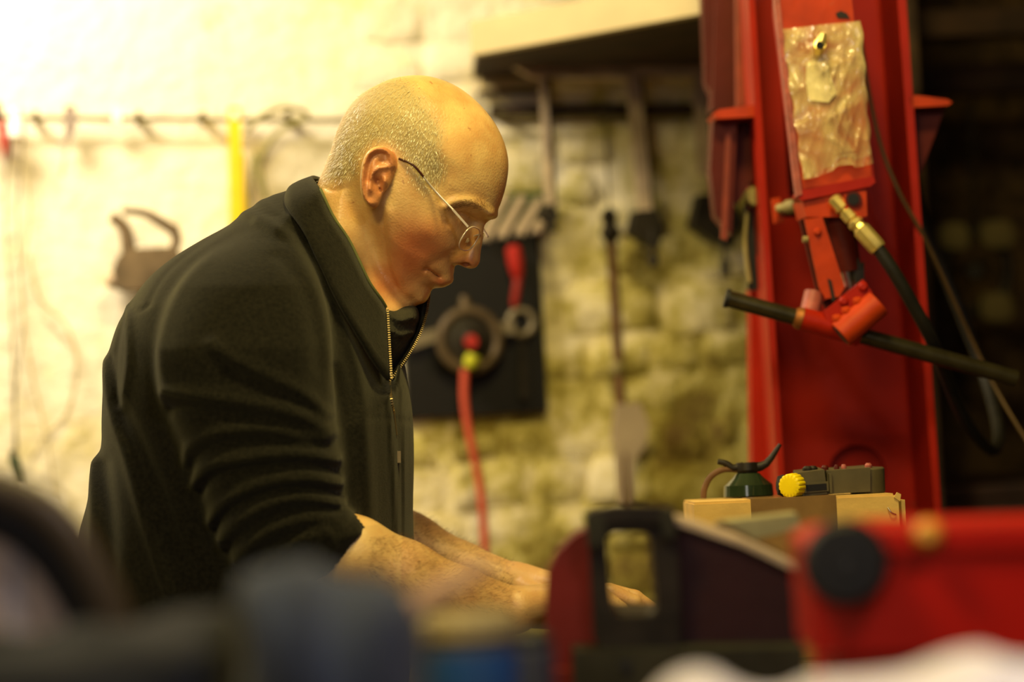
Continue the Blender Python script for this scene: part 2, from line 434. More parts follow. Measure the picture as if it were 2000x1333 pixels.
# cast ring clamp hanging in the dark bay
o = empty('ring_clamp', U(1915, 620, 4.5), 'dark round clamp with pale pads hanging in the shadowy bay', 'clamp')
PADS = mat('pale_cast_pad', (150, 136, 84), .6, .1, .2, 30)
bm = BM(); add_tube(bm, [U(1908+62*math.cos(t), 530+80*math.sin(t), 4.5) for t in [i*2*PI/16 for i in range(17)]], .011, 8, 3); fin('ring', bm, STEELD, o, 50)
for x, y, w_, h_ in ((1862, 462, 46, 40), (1946, 458, 52, 42), (1944, 600, 50, 44)):
    slab('pad', csm([(x-w_/2, y-h_/2), (x+w_/2, y-h_/2-3), (x+w_/2+6, y+h_/2), (x-w_/2+4, y+h_/2)], 3), 4.46, .03, mat('dim_cast_pad', (104, 92, 52), .8), o, .002)
lathe('hub', U(1905, 530, 4.49), U(1905, 530, 4.54), [(0, .012), (.5, .02), (1, .02)], STEELD, o)
tube('hook', [U(1905, 455, 4.5), U(1903, 400, 4.55), U(1900, 300, 4.6), U(1900, 170, 4.64)], .004, STEELD, o)

# ------------------------------------------------------------------ shelf on the wall
o = empty('wall_shelf', Wp(1150, 165, .02), 'cream painted wooden shelf jutting from the wall above the tool board', 'shelf')
zb = U(920, 108, 3.6).z
def fl(p, z): return Vector((p.x, p.y, z))
p0 = U(920, 108, 3.60); p1 = U(1375, 28, 3.34); p1 = p0+(p1-p0)*1.75
q1 = Wp(1660, 160, .02); q0 = Wp(925, 160, .02)
pn = Vector(((p1-p0).y, -(p1-p0).x, 0)).normalized()*-.02
bm = BM(); add_prism(bm, [fl(p0+pn, zb+.012), fl(p1+pn, zb+.012), fl(q1, zb+.012), fl(q0, zb+.012)], Vector((0, 0, .02)))
fin('shelf_board', bm, WOODD, o, 35, .001)
dn = (p1-p0).normalized(); pn = Vector((dn.y, -dn.x, 0)).normalized()
bm = BM(); add_prism(bm, [fl(p0, zb), fl(p1, zb), fl(p1+pn*-.022, zb), fl(p0+pn*-.022, zb)], Vector((0, 0, .052)))
fin('fascia', bm, WOODW, o, 35, .002)
wslab('wall_batten', [(985, 118), (1640, 118), (1640, 150), (1040, 150)], .125, .02, STEELP, o)
o = empty('short_board', Wp(1000, 178, .01), 'short cream board fixed to the wall under the shelf, beside the bald head', 'board')
wslab('face', [(935, 118), (1062, 132), (1066, 172), (940, 176)], .03, .022, WOODW, o)
wslab('lower_lip', [(935, 177), (1066, 173), (1067, 180), (936, 184)], .026, .018, WOODD, o)

# rail across the wall
o = empty('wall_rail', Wp(600, 240, .01), 'long thin grey-brown rail fixed across the whitewashed wall', 'rail')
RAILM = mat('rail_metal', (120, 108, 66), .6, .3, .2, 20)
tube('rod', [Wp(x, 231+.006*x if x < 660 else 235-.014*(x-660), .035) for x in (-60, 300, 660, 1000, 1350, 1760)], .0042, RAILM, o, 8, 2)
wslab('back_strip', [(960, 206), (1760, 196), (1760, 221), (960, 226)], .02, .015, WOODD, o)
for x in (70, 270, 395, 560, 760, 980, 1180, 1420): 
    bm = BM(); add_box(bm, Wp(x, 228, .02), .008, .04, .012, WU, WN, Vector((0, 0, 1))); fin('bracket', bm, RAILM, o, 35, .002)

# hanging bar clamps and rods
def bar_clamp(label, x0, y0, x1, y1, wpx, head, off=.13):
    o = empty('bar_clamp', Wp(x1, y1, off), label, 'clamp', 'bar clamps hanging below the shelf')
    wslab('bar', [(x0-wpx/2, y0), (x0+wpx/2, y0), (x1+wpx/2, y1), (x1-wpx/2, y1)], off, .009, STEELP, o, .002)
    wslab('side_flange', [(x0+wpx/2-2, y0), (x0+wpx/2+6, y0), (x1+wpx/2+6, y1), (x1+wpx/2-2, y1)], off-.004, .022, STEELD, o, .001)
    a, b, r = head
    wslab('jaw', [(a-r*.7, b-r), (a+r*.5, b-r*1.1), (a+r, b), (a+r*.6, b+r*1.1), (a-r*.2, b+r*.8), (a-r, b+r*.2)], off+.006, .035, STEELD, o, .004)
    bm = BM(); add_lathe(bm, Wp(a+r*.2, b, off+.03), Wp(a+r*.3, b+r*2.2, off+.03), [(0, .004), (.7, .004), (.72, .008), (1, .008)], 12); fin('screw', bm, STEELD, o)
bar_clamp('thin pale bar clamp hanging at the left end of the shelf', 1062, 152, 1074, 400, 13, (1076, 418, 16))
bar_clamp('broad pale bar clamp hanging below the middle of the shelf', 1238, 148, 1262, 420, 26, (1266, 446, 34))
bar_clamp('pale bar clamp hanging close to the red press column', 1368, 140, 1378, 340, 26, (1402, 430, 50), .12)
o = empty('hanging_rod', Wp(1212, 800, .04), 'long rusty rod hanging on the stone wall from a knotted top', 'rod')
RUST = mat('rusty_rod', (118, 84, 52), .7, .2, .25, 30)
tube('shaft', [Wp(1194, 470, .05), Wp(1202, 600, .05), Wp(1212, 800, .05)], .0085, RUST, o, 8, 3)
tube('cord', [Wp(1184, 232, .05), Wp(1186, 320, .05), Wp(1190, 420, .05)], .002, RAILM, o, 6, 3)
lathe('knot', Wp(1188, 405, .05), Wp(1194, 478, .05), [(0, .004), (.2, .015), (.45, .011), (.7, .018), (1, .007)], STEELD, o, 12)
lathe('collar', Wp(1203, 705, .05), Wp(1205, 735, .05), [(0, .008), (.3, .013), (.7, .013), (1, .008)], PADS, o, 12)
RAG = mat('pale_pinkish_rag', (176, 156, 124), .95, 0, .12, 12, .1, 60)
o = empty('hanging_rag', Wp(1240, 980, .05), 'pale rag hanging low on the stone wall below the rod', 'rag')
wslab('cloth', [(1205, 790), (1250, 786), (1268, 830), (1262, 868), (1236, 905), (1228, 990), (1214, 990), (1208, 900), (1198, 850)], .06, .018, RAG, o, .006)

# ------------------------------------------------------------------ black tool board
o = empty('tool_board', Wp(930, 812, .01), 'black tool board fixed to the stone wall behind the man', 'board')
wslab('panel', [(780, 455), (1052, 440), (1070, 803), (796, 818)], .03, .02, BLACK, o, .003)
for i, (x, y) in enumerate(((952, 446), (985, 441), (1020, 436), (1052, 432))):
    q = empty('flat_spanner', Wp(x, y, .04), ['leftmost of four pale strips standing above the black tool board', 'second pale strip from the left above the black tool board', 'third pale strip from the left above the black tool board', 'rightmost pale strip above the black tool board'][i], 'spanner', 'pale flat spanners above the tool board')
    y0 = 378+ i*4
    wslab('shank', [(x-12, y+10), (x+28, y0), (x+44, y0+2), (x+6, y+13)], .05, .006, STEELP, q, .001)
    wslab('open_end', [(x-14, y+8), (x+7, y+9), (x+3, y+26), (x-5, y+18), (x-13, y+26)], .052, .008, STEELP, q, .001)
tool = bpy.data.objects['tool_board']
wslab('rack', [(934, 446), (978, 378), (1074, 374), (1068, 442)], .036, .01, mat('dark_green_rack', (62, 80, 34), .7), tool, .002)
# round die stock
o = empty('die_stock', Wp(915, 735, .04), 'round grey die stock with two arms hanging on the black board', 'tool')
cc = Wp(917, 665, .07)
STEELQ = mat('dull_grey_steel', (136, 124, 98), .5, .3, .2, 25)
DIE = mat('worn_grey_brown_metal', (98, 82, 58), .5, .3, .2, 20)
bm = BM(); ring = [(math.cos(t), math.sin(t)) for t in [i*2*PI/32 for i in range(33)]]
add_tube(bm, [cc+WU*c*.047+Vector((0, 0, 1))*s*.047 for c, s in ring], .0095, 8, 1); fin('ring', bm, DIE, o, 50)
lathe('disc', cc-WN*.012, cc+WN*.004, [(0, .044), (.8, .044), (1, .038)], STEELD, o, 32)
lathe('hub', cc, cc+WN*.02, [(0, .016), (.8, .014), (1, .010)], STEELD, o, 20)
wslab('arm', [(800, 655), (858, 640), (860, 664), (806, 682)], .065, .012, STEELQ, o, .003)
wslab('arm', [(970, 632), (1004, 624), (1006, 652), (972, 656)], .065, .012, STEELQ, o, .003)
lathe('top_knob', Wp(912, 612, .065), Wp(905, 578, .065), [(0, .012), (.5, .010), (1, .006)], DIE, o, 14)
REDP = mat('red_rubber', (172, 36, 26), .5, 0, .1, 30)
lathe('red_plug', Wp(921, 668, .09), Wp(921, 668, .105), [(0, .012), (1, .010)], REDP, o, 16)
o = empty('ring_spanner', Wp(1020, 790, .04), 'pale ring spanner hanging head up beside the die stock', 'spanner')
bm = BM(); c2 = Wp(1018, 630, .05)
add_tube(bm, [c2+WU*c*.020+Vector((0, 0, 1))*s*.020 for c, s in ring], .0062, 8, 1); fin('ring_head', bm, STEELQ, o, 50)
wslab('shank', [(1013, 655), (1025, 655), (1032, 780), (1016, 782)], .045, .006, STEELD, o, .001)
o = empty('screwdriver', Wp(1010, 600, .04), 'red handled screwdriver hanging on the black tool board', 'screwdriver')
lathe('handle', Wp(1002, 480, .055), Wp(1012, 545, .055), [(0, .008), (.1, .013), (.5, .0135), (.9, .010), (1, .007)], REDP, o, 14)
lathe('blade_sleeve', Wp(1012, 545, .055), Wp(1004, 602, .055), [(0, .007), (.8, .007), (1, .003)], mat('dull_red_sleeve', (150, 40, 30), .5), o, 12)
# red air hose
o = empty('air_hose', Wp(945, 1095, .05), 'red air hose dropping from the die stock down the stone wall', 'hose')
HOSE = mat('salmon_hose', (206, 84, 60), .5, 0, .08, 30)
tube('hose_line', [Wp(908, 722, .085), Wp(907, 780, .085), Wp(917, 850, .085), (Wp(934, 930, .08)), Wp(943, 1000, .08), Wp(948, 1100, .08), Wp(946, 1300, .08), Wp(960, 1700, .09)], .0068, HOSE, o, 10, 5)
lathe('yellow_connector', Wp(926, 694, .095), Wp(916, 718, .09), [(0, .011), (.5, .013), (1, .009)], mat('yellow_green_connector', (200, 200, 50), .4), o, 14)

# ------------------------------------------------------------------ things on the left wall
wslab_t = lambda name, pts, off, th, m, lab, cat, **k: tag(wslab(name, pts, off, th, m, None, .002), lab, cat, **k)
o = empty('red_pliers', Wp(8, 300, .04), 'red handled pliers hanging at the far left of the rail', 'pliers')
wslab('grip', [(-6, 236), (6, 234), (14, 250), (14, 285), (8, 312), (2, 280)], .05, .012, REDP, o)
wslab('grip', [(-26, 238), (-14, 236), (-16, 280), (-26, 310), (-32, 270)], .05, .012, REDP, o)
wslab('jaws', [(-20, 200), (0, 198), (8, 236), (-26, 238)], .05, .012, STEELD, o)
o = empty('white_bottle', Wp(30, 270, .04), 'small glossy white bottle hanging on the rail next to red pliers', 'bottle')
WHT = mat('white_gloss', (250, 246, 235), .15, 0, .01, 20)
lathe('body', Wp(32, 270, .06), Wp(32, 232, .06), [(0, .012), (.05, .0135), (.8, .0135), (1, .007)], WHT, o, 16)
lathe('cap', Wp(32, 231, .06), Wp(30, 208, .06), [(0, .009), (.9, .009), (1, .006)], WHT, o, 16)
o = empty('putty_knife', Wp(128, 345, .04), 'grey scraper hanging on the rail left of the drill', 'scraper')
wslab('handle', [(126, 206), (148, 206), (150, 250), (138, 272), (128, 268)], .055, .014, mat('mauve_grey_handle', (150, 134, 120), .6), o, .004)
wslab('blade', [(131, 270), (137, 270), (124, 345), (117, 345)], .05, .002, STEELP, o, .0005)
wslab_t('white_clip', [(219, 206), (237, 206), (237, 238), (219, 238)], .055, .014, WHT, 'small white clip on the rail between scraper and yellow strip', 'clip')
o = empty('yellow_level', Wp(468, 424, .03), 'bright yellow spirit level hanging upright on the rail', 'level')
YL = mat('yellow_level_paint', (244, 208, 20), .4, 0, .05, 30)
wslab('body', [(447, 208), (470, 208), (480, 520), (453, 520)], .06, .024, YL, o, .003)
wslab('side_rib', [(470, 300), (479, 302), (487, 520), (479, 520)], .05, .014, YL, o, .001)
wslab('hanging_hole_rim', [(452, 216), (465, 216), (466, 232), (453, 232)], .062, .004, WHT, o, .002)
CORD = mat('dull_green_cord', (150, 142, 84), .7)
o = tag(tube('green_cord', [Wp(478, 262, .05), Wp(510, 228, .06), (Wp(560, 210, .06)), Wp(600, 228, .05), Wp(540, 262, .05), Wp(505, 330, .05), Wp(520, 390, .05), Wp(498, 300, .05), Wp(488, 400, .05), Wp(492, 500, .05)], .004, CORD), 'looped green cord hung over the rail right of yellow level', 'cord')
# drill hanging on the wall
o = empty('hand_drill', Wp(275, 566, .04), 'grubby dark hand drill hanging on the whitewashed wall', 'drill')
DR = mat('grubby_dark_casting', (124, 104, 76), .6, .2, .3, 20)
wslab('motor_body', [(232, 500), (250, 486), (340, 482), (356, 500), (352, 545), (318, 560), (250, 566), (226, 556), (222, 530)], .1, .07, DR, o, .008)
tube('handle_loop', [Wp(252, 492, .07), Wp(246, 452, .07), Wp(230, 432, .07), Wp(216, 424, .07)], lambda t: .012-.004*t, DR, o, 10, 4)
tube('top_bar', [Wp(240, 412, .07), Wp(285, 418, .07), Wp(330, 444, .07), Wp(345, 452, .07)], lambda t: .005+.006*t, DR, o, 10, 4)
tube('rear_grip', [Wp(340, 448, .07), Wp(345, 470, .07), Wp(338, 490, .07)], .008, DR, o, 10, 4)
lathe('chuck', Wp(226, 545, .07), Wp(208, 556, .07), [(0, .014), (.6, .012), (1, .006)], STEELP, o, 14)
# cables
CAB = mat('dusty_cable', (142, 128, 88), .7)
CABP = mat('pale_dusty_cable', (214, 198, 150), .7)
for nm, pts, r, m, lab in (
    ('grey_cable', [(20, 268), (10, 400), (22, 600), (28, 800), (34, 890)], .0018, CAB, 'thin grey cable hanging straight at the far left, plug at its end'),
    ('thin_cable', [(40, 280), (58, 420), (40, 560), (60, 720), (92, 860), (108, 980)], .0018, CABP, 'thin pale cable hanging and bending right on the left wall'),
    ('looped_cable', [(58, 500), (75, 580), (125, 630), (150, 700), (135, 800), (90, 850), (60, 900)], .0024, CABP, 'pale cable looping out to the right on the left wall'),
    ('straight_wire', [(45, 270), (34, 450), (45, 620), (30, 780), (28, 1000)], .0014, CAB, 'very thin straight wire below the white bottle')):
    tag(tube(nm, [Wp(x, y, .03) for x, y in pts], r, m, None, 8, 5), lab, 'cable', 'cables hanging on the left wall')
o = empty('cable_plug', Wp(40, 955, .05), 'dark green plug on the end of the hanging grey cable', 'plug')
GR = mat('dark_green_plastic', (50, 66, 38), .5)
lathe('body', Wp(26, 893, .06), Wp(40, 950, .06), [(0, .006), (.15, .009), (.7, .008), (1, .0045)], GR, o, 12)
lathe('strain_relief', Wp(24, 880, .06), Wp(26, 895, .06), [(0, .003), (1, .006)], BLACK, o, 10)

# ------------------------------------------------------------------ the man
MD = 2.5
foot = CF(px2cf((470, 0), MD)[0], MD, 0); foot.z = 0
man = empty('person', foot, 'grey-haired balding person in a dark fleece jacket bending over the rear workbench', 'person')
c2 = lambda p: px2cf(p, MD)
def PX(x): return x*FPX/MD+1000
def PY(z): return 666.5-z*FPX/MD

# 2-D maps of the head in the profile plane
mx0, mz0, mh = px2cf((560, 0), MD)[0], px2cf((0, 760), MD)[1], .001
mxs = np.arange(mx0, px2cf((1010, 0), MD)[0], mh, dtype=np.float32); mzs = np.arange(mz0, px2cf((0, 110), MD)[1], mh, dtype=np.float32)
MX, MZ = np.meshgrid(mxs, mzs, indexing='ij'); QX, QY = PX(MX), PY(MZ)
def samp(M, x, z):
    u = np.clip((x-mx0)/mh, 0, M.shape[0]-1.001); v = np.clip((z-mz0)/mh, 0, M.shape[1]-1.001)
    i = u.astype(np.int32); j = v.astype(np.int32); u = u-i; v = v-j
    return (M[i, j]*(1-u)+M[i+1, j]*u)*(1-v)+(M[i, j+1]*(1-u)+M[i+1, j+1]*u)*v
HEAD = csm([(648, 300), (652, 278), (662, 249), (678, 217), (701, 190), (733, 170), (768, 155), (811, 148), (850, 152), (885, 165), (912, 182), (939, 206), (962, 236), (979, 266), (989, 296), (992, 325), (988, 358), (980, 388), (972, 408), (962, 423), (949, 434), (936, 446), (924, 462), (912, 482), (900, 502), (889, 514), (886, 524), (885, 533), (879, 542), (870, 546.5), (870, 552), (867, 558), (859, 562), (848, 564), (842, 569), (837, 578), (829, 587), (816, 594), (800, 597), (770, 590), (748, 570), (735, 540), (722, 490), (700, 440), (668, 390), (650, 350), (646, 320)], 3)
NOSE = csm([(952, 424), (945, 436), (944, 450), (943, 468), (940, 484), (938, 498), (937, 510), (932, 520), (924, 525), (913, 524.5), (902, 520), (893, 515), (884, 511), (880, 498), (895, 465), (915, 435)], 3)
NECK = [(720, 300), (660, 300), (634, 330), (622, 356), (606, 400), (590, 480), (600, 600), (660, 700), (740, 740), (790, 680), (800, 620), (793, 590), (770, 560), (745, 470)]
EAR = csm([(760, 300), (742, 304), (728, 319), (720, 345), (718, 372), (722, 397), (734, 413), (748, 415), (757, 402), (766, 386), (776, 372), (786, 350), (789, 330), (783, 311), (772, 303)], 3)
sdH = poly_sd(MX, MZ, [c2(p) for p in HEAD]); sdN = poly_sd(MX, MZ, [c2(p) for p in NOSE])
sdK = poly_sd(MX, MZ, [c2(p) for p in csm(NECK, 3)]); sdE = poly_sd(MX, MZ, [c2(p) for p in EAR])
Tq = -.63*QX+.776*QY; Sq = .776*QX+.63*QY     # down the face / out of the face
Wm = np.interp(Tq, [-440, -380, -320, -250, -200, -158, -122, -90, -50], [.066, .073, .077, .0745, .072, .069, .064, .054, .042]).astype(np.float32)
Wm *= 1-.30*np.clip((Sq-860)/150, 0, 1)**1.5
Rm = np.interp(Tq, [-440, -260, -160, -50], [.088, .075, .060, .045]).astype(np.float32)
Em = np.zeros_like(sdH)
def stroke(M, pts, w, amp, sm=True):
    M += amp*np.exp(-(line_d(QX, QY, osm(pts) if sm else pts)/w)**2)
def dot(M, x, y, rx, ry, amp, ang=0):
    c, s = math.cos(ang), math.sin(ang); dx, dy = QX-x, QY-y
    M += amp*np.exp(-(((dx*c+dy*s)/rx)**2+((-dx*s+dy*c)/ry)**2))
stroke(Em, [(871, 548), (862, 542), (850, 532), (843, 527), (839, 530)], 2.3, -.0058)      # mouth
stroke(Em, [(864, 557), (854, 550)], 5, .0012)
stroke(Em, [(884, 503), (888, 493), (897, 487)], 2.2, -.0022)
stroke(Em, [(884, 498), (868, 510), (854, 518), (844, 526)], 6, -.0013)   # nose to mouth fold
stroke(Em, [(872, 492), (858, 499), (846, 507)], 13, .0016)
stroke(Em, [(845, 566), (834, 560)], 6, -.0012)
stroke(Em, [(826, 585), (812, 575)], 12, .0018)
dot(Em, 922, 433, 20, 13, -.0105, .5)          # eye socket
dot(Em, 914, 434, 9, 8, .0072)               # lidded eye
stroke(Em, [(904, 434), (914, 440), (924, 441)], 2.0, -.0022)   # lash line
stroke(Em, [(901, 424), (912, 420), (926, 425)], 2.2, -.0020)   # lid crease
stroke(Em, [(888, 412), (905, 401), (930, 400), (948, 408), (962, 420)], 9, .0046)   # brow
stroke(Em, [(893, 450), (905, 463), (915, 470)], 5, .0022)    # bag
stroke(Em, [(888, 440), (898, 456), (910, 466)], 2.5, -.0012)
stroke(Em, [(890, 432), (880, 428)], 2, -.0010); stroke(Em, [(890, 437), (880, 440)], 2, -.0010)
dot(Em, 862, 462, 34, 28, .0050, .8)           # cheek
dot(Em, 880, 352, 34, 40, -.0035)            # temple
stroke(Em, [(760, 420), (762, 470), (766, 520), (780, 560)], 6, -.0018)
stroke(Em, [(770, 425), (775, 480), (782, 530), (800, 570)], 14, .0018)
stroke(Em, [(800, 560), (822, 548)], 10, -.0006)
dot(Em, 946, 262, 24, 40, .0012, .4)
stroke(Em, [(770, 590), (800, 597), (825, 592)], 10, .0012)
Ek = np.zeros_like(sdH)
stroke(Ek, [(640, 372), (662, 378), (690, 372)], 3, -.0012); stroke(Ek, [(680, 330), (700, 380), (740, 470)], 16, .003)
Ee = np.zeros_like(sdH)
stroke(Ee, [(786, 336), (780, 315), (768, 306), (752, 305), (736, 314), (726, 332), (722, 355), (722, 380), (728, 398), (738, 408)], 4.5, .0040)
stroke(Ee, [(771, 316), (756, 314), (742, 322), (735, 340), (732, 365)], 4.0, -.0042)
dot(Ee, 762, 327, 9, 6, -.004)
stroke(Ee, [(776, 338), (762, 340), (748, 346), (740, 360), (738, 380)], 3.5, .0034)
dot(Ee, 753, 366, 9, 11, -.0075); dot(Ee, 757, 381, 5, 6, -.006)
dot(Ee, 739, 384, 6, 7, .0028); dot(Ee, 770, 365, 6, 9, .005)
dot(Ee, 745, 406, 9, 7, .002)
SHEAR = .13
def cap_chain(P, pts, rs, k=.004):
    f = None
    for i in range(len(pts)-1):
        g = capsule(P, pts[i], pts[i+1], rs[i], rs[i+1]); f = g if f is None else smin(f, g, k)
    return f
def chain(l, d=None): return [px2cf3(*(q if len(q) == 3 else (*q, d))) for q in l]
arms = []
def finger(pts, r0): arms.append((chain(pts), [r0, r0*.93, r0*.86, r0*.68]))
armN = (chain([(470, 900, 2.36), (560, 1050, 2.33), (690, 1086, 2.335), (790, 1128, 2.345), (900, 1168, 2.36), (1005, 1192, 2.375)]), [.045, .042, .038, .035, .029, .0225])
armF = (chain([(520, 900, 2.63), (680, 1010, 2.66), (800, 1072, 2.655), (900, 1110, 2.64), (1010, 1140, 2.62)]), [.045, .043, .038, .028, .0205])
core = (chain([(690, 600, 2.5), (600, 680, 2.5), (480, 860, 2.5), (450, 1200, 2.5)]), [.05, .08, .11, .11])
shl = (chain([(600, 640, 2.5), (480, 680, 2.40), (470, 900, 2.36)]), [.06, .045, .04])
shf = (chain([(600, 640, 2.5), (490, 700, 2.60), (520, 900, 2.63)]), [.06, .045, .04])
# right (near) hand
palmN = [chain([(1005, 1192, 2.375), (x, y, d)]) for x, y, d in ((1100, 1168, 2.345), (1108, 1158, 2.368), (1112, 1154, 2.390), (1110, 1158, 2.412))]
finger([(1100, 1168, 2.345), (1158, 1178, 2.342), (1186, 1204, 2.345), (1190, 1236, 2.35)], .0088)
finger([(1108, 1158, 2.368), (1178, 1166, 2.366), (1212, 1192, 2.368), (1222, 1226, 2.372)], .0094)
finger([(1112, 1154, 2.390), (1192, 1158, 2.390), (1238, 1178, 2.392), (1262, 1212, 2.396)], .0096)
finger([(1110, 1158, 2.412), (1190, 1156, 2.415), (1240, 1168, 2.418), (1284, 1196, 2.42)], .0092)
arms.append((chain([(1020, 1200, 2.39), (1078, 1208, 2.425), (1135, 1208, 2.438), (1182, 1206, 2.442)]), [.014, .0115, .0105, .008]))
# left (far) hand
palmF = [chain([(1010, 1140, 2.62), (x, y, d)]) for x, y, d in ((1102, 1148, 2.645), (1106, 1142, 2.624), (1104, 1142, 2.602), (1096, 1148, 2.582))]
finger([(1102, 1148, 2.645), (1150, 1162, 2.645), (1168, 1190, 2.64), (1170, 1216, 2.635)], .0088)
finger([(1106, 1142, 2.624), (1165, 1158, 2.622), (1186, 1190, 2.618), (1190, 1220, 2.614)], .0094)
finger([(1104, 1142, 2.602), (1168, 1158, 2.598), (1192, 1188, 2.594), (1198, 1220, 2.590)], .0096)
finger([(1096, 1148, 2.582), (1156, 1160, 2.575), (1186, 1186, 2.565), (1200, 1216, 2.555)], .0092)
arms.append((chain([(1025, 1150, 2.60), (1070, 1178, 2.57), (1115, 1200, 2.55), (1160, 1210, 2.535)]), [.014, .0115, .0105, .008]))

def bbox_of(ch, pad):
    a = np.array(ch[0]); r = max(ch[1])+pad; return a.min(0)-r, a.max(0)+r
def near(P, ch, pad=.03):
    lo, hi = bbox_of(ch, pad); return ((P > lo) & (P < hi)).all(1)
def body_f(P):
    n = len(P); F = np.full(n, .05, np.float32)
    y = P[:, 1]-MD
    hm = (P[:, 0] > px2cf((590, 0), MD)[0]) & (P[:, 0] < px2cf((1005, 0), MD)[0]) & (P[:, 2] > c2((0, 750))[1]) & (np.abs(y) < .13)
    if hm.any():
        x, z, yy = P[hm, 0], P[hm, 2], y[hm]; ay = np.abs(yy)
        xs = x-yy*SHEAR*np.clip((PX(x)-700)/150, 0, 1)
        f = inflate(samp(sdH, xs, z), yy, samp(Rm, xs, z), samp(Wm, xs, z), 2.25)-samp(Em, xs, z)*np.clip((ay+.004)/.02, 0, 1)
        # nose, wings, nostrils
        nw = np.interp(PY(z), [430, 460, 500, 520], [.0075, .0085, .0125, .013]).astype(np.float32)
        g = inflate(samp(sdN, xs, z), yy, .0075, nw, 2)
        f = smin(f, g, .006)
        def ball(px, py, ly, r):
            c = c2((px, py)); q = np.sqrt(((xs-c[0])/r[0])**2+((z-c[1])/r[1])**2+((ay-ly)/r[2])**2); return (q-1)*min(r)
        f = smin(f, ball(895, 502, .0125, (.0095, .0075, .0075)), .004)
        f = -smin(-f, ball(909, 516, .0075, (.0068, .0046, .0042)), .002)
        f = smin(f, ball(868, 547, 0, (.009, .006, .018)), .005)
        # ear
        lat = samp(Wm, xs, z)*.985+.003+.017*np.clip((792-PX(xs))/72, 0, 1)
        e = inflate(samp(sdE, xs, z), ay-lat, .0065, .0068, 2.2)-samp(Ee, xs, z)*(ay > lat-.002)
        f = smin(f, e, .0035)
        kf = inflate(samp(sdK, x, z), yy, .055, .056, 2.1)-samp(Ek, x, z)
        f = smin(f, kf, .012)
        F[hm] = f
    for ch, k in ((core, .04), (shl, .04), (shf, .04), (armN, .01), (armF, .01)):
        m = near(P, ch)
        if m.any(): F[m] = smin(F[m], cap_chain(P[m], *ch, k), .01)
    for pl in (palmN, palmF):
        for seg in pl:
            ch = (seg, [.018, .0115]); m = near(P, ch)
            if m.any(): F[m] = smin(F[m], capsule(P[m], seg[0], seg[1], .019, .0115), .008)
    for ch in arms:
        m = near(P, ch)
        if m.any(): F[m] = smin(F[m], cap_chain(P[m], *ch, .002), .0022)
    return F
def sparse(fn, lo, hi, h, s=8, slack=1.6):
    n = [int(math.ceil((b-a)/h/s))*s for a, b in zip(lo, hi)]
    cs = [np.arange(k//s, dtype=np.float32)*h*s+a+h*s/2 for k, a in zip(n, lo)]
    G = np.stack(np.meshgrid(*cs, indexing='ij'), -1).reshape(-1, 3)
    c = np.concatenate([fn(G[i:i+400000]) for i in range(0, len(G), 400000)])
    B = [k//s for k in n]
    F = np.repeat(np.repeat(np.repeat(c.reshape(B), s, 0), s, 1), s, 2)
    act = np.argwhere((np.abs(c) < h*s*.87*slack).reshape(B))
    off = np.stack(np.meshgrid(*[np.arange(s)]*3, indexing='ij'), -1).reshape(-1, 3)
    lo = np.array(lo, np.float32)
    for i in range(0, len(act), 600):
        ix = (act[i:i+600, None, :]*s+off[None]).reshape(-1, 3)
        F[ix[:, 0], ix[:, 1], ix[:, 2]] = fn(ix.astype(np.float32)*h+lo)
    return F
HB_ = .0017
lo = (px2cf((360, 0), 2.4)[0], 2.27, px2cf((0, 1290), 2.5)[1]); hi = (px2cf((1310, 0), 2.42)[0], 2.72, px2cf((0, 135), 2.5)[1])
FB = sparse(body_f, lo, hi, HB_)
FB[:, :, 0] = .05; FB[:, :, -1] = .05; FB[0] = .05; FB[-1] = .05; FB[:, 0] = .05; FB[:, -1] = .05

# skin
sk = bpy.data.materials.new('skin'); sk.use_nodes = True; nt = sk.node_tree; pb = nt.nodes['Principled BSDF']; L = nt.links
def at(n_):
    a = nt.nodes.new('ShaderNodeAttribute'); a.attribute_name = n_; return a.outputs['Fac']
def nz(sc, det=5):
    t = nt.nodes.new('ShaderNodeTexCoord'); n = nt.nodes.new('ShaderNodeTexNoise'); n.inputs['Scale'].default_value = sc; n.inputs['Detail'].default_value = det
    L.new(t.outputs['Object'], n.inputs['Vector']); return n.outputs['Fac']
def mixc(fac, a, b):
    m = nt.nodes.new('ShaderNodeMix'); m.data_type = 'RGBA'
    if isinstance(fac, float): m.inputs[0].default_value = fac
    else: L.new(fac, m.inputs[0])
    for i, c in ((6, a), (7, b)):
        if isinstance(c, tuple): m.inputs[i].default_value = (*lin(c), 1)
        else: L.new(c, m.inputs[i])
    return m.outputs[2]
def mrg(v, a, b, c=0, d=1):
    m = nt.nodes.new('ShaderNodeMapRange'); L.new(v, m.inputs[0])
    for i, q in enumerate((a, b, c, d)): m.inputs[i+1].default_value = q
    return m.outputs[0]
col = mixc(mrg(nz(35), .35, .7), (230, 192, 122), (208, 158, 94))
col = mixc(at('ruddy'), col, (176, 68, 38))
col = mixc(mrg(nz(120, 2), .70, .76, 0, .5), col, (140, 84, 54))
col = mixc(at('hairy'), col, (176, 154, 98))
L.new(col, pb.inputs['Base Color'])
L.new(mrg(at('hairy'), 0, 1, .34, .65), pb.inputs['Roughness'])
pb.inputs['Subsurface Weight'].default_value = .12; pb.inputs['Subsurface Radius'].default_value = (.010, .004, .002); pb.inputs['Subsurface Scale'].default_value = .6
bp = nt.nodes.new('ShaderNodeBump'); bp.inputs['Strength'].default_value = .25; bp.inputs['Distance'].default_value = .002
L.new(nz(420, 4), bp.inputs['Height']); L.new(bp.outputs[0], pb.inputs['Normal'])
body, bco, bwc = net_mesh('body', FB, lo, HB_, sk, man, 2)
del FB
qx, qy = PX(bco[:, 0]), PY(bco[:, 2]); by = bco[:, 1]-MD
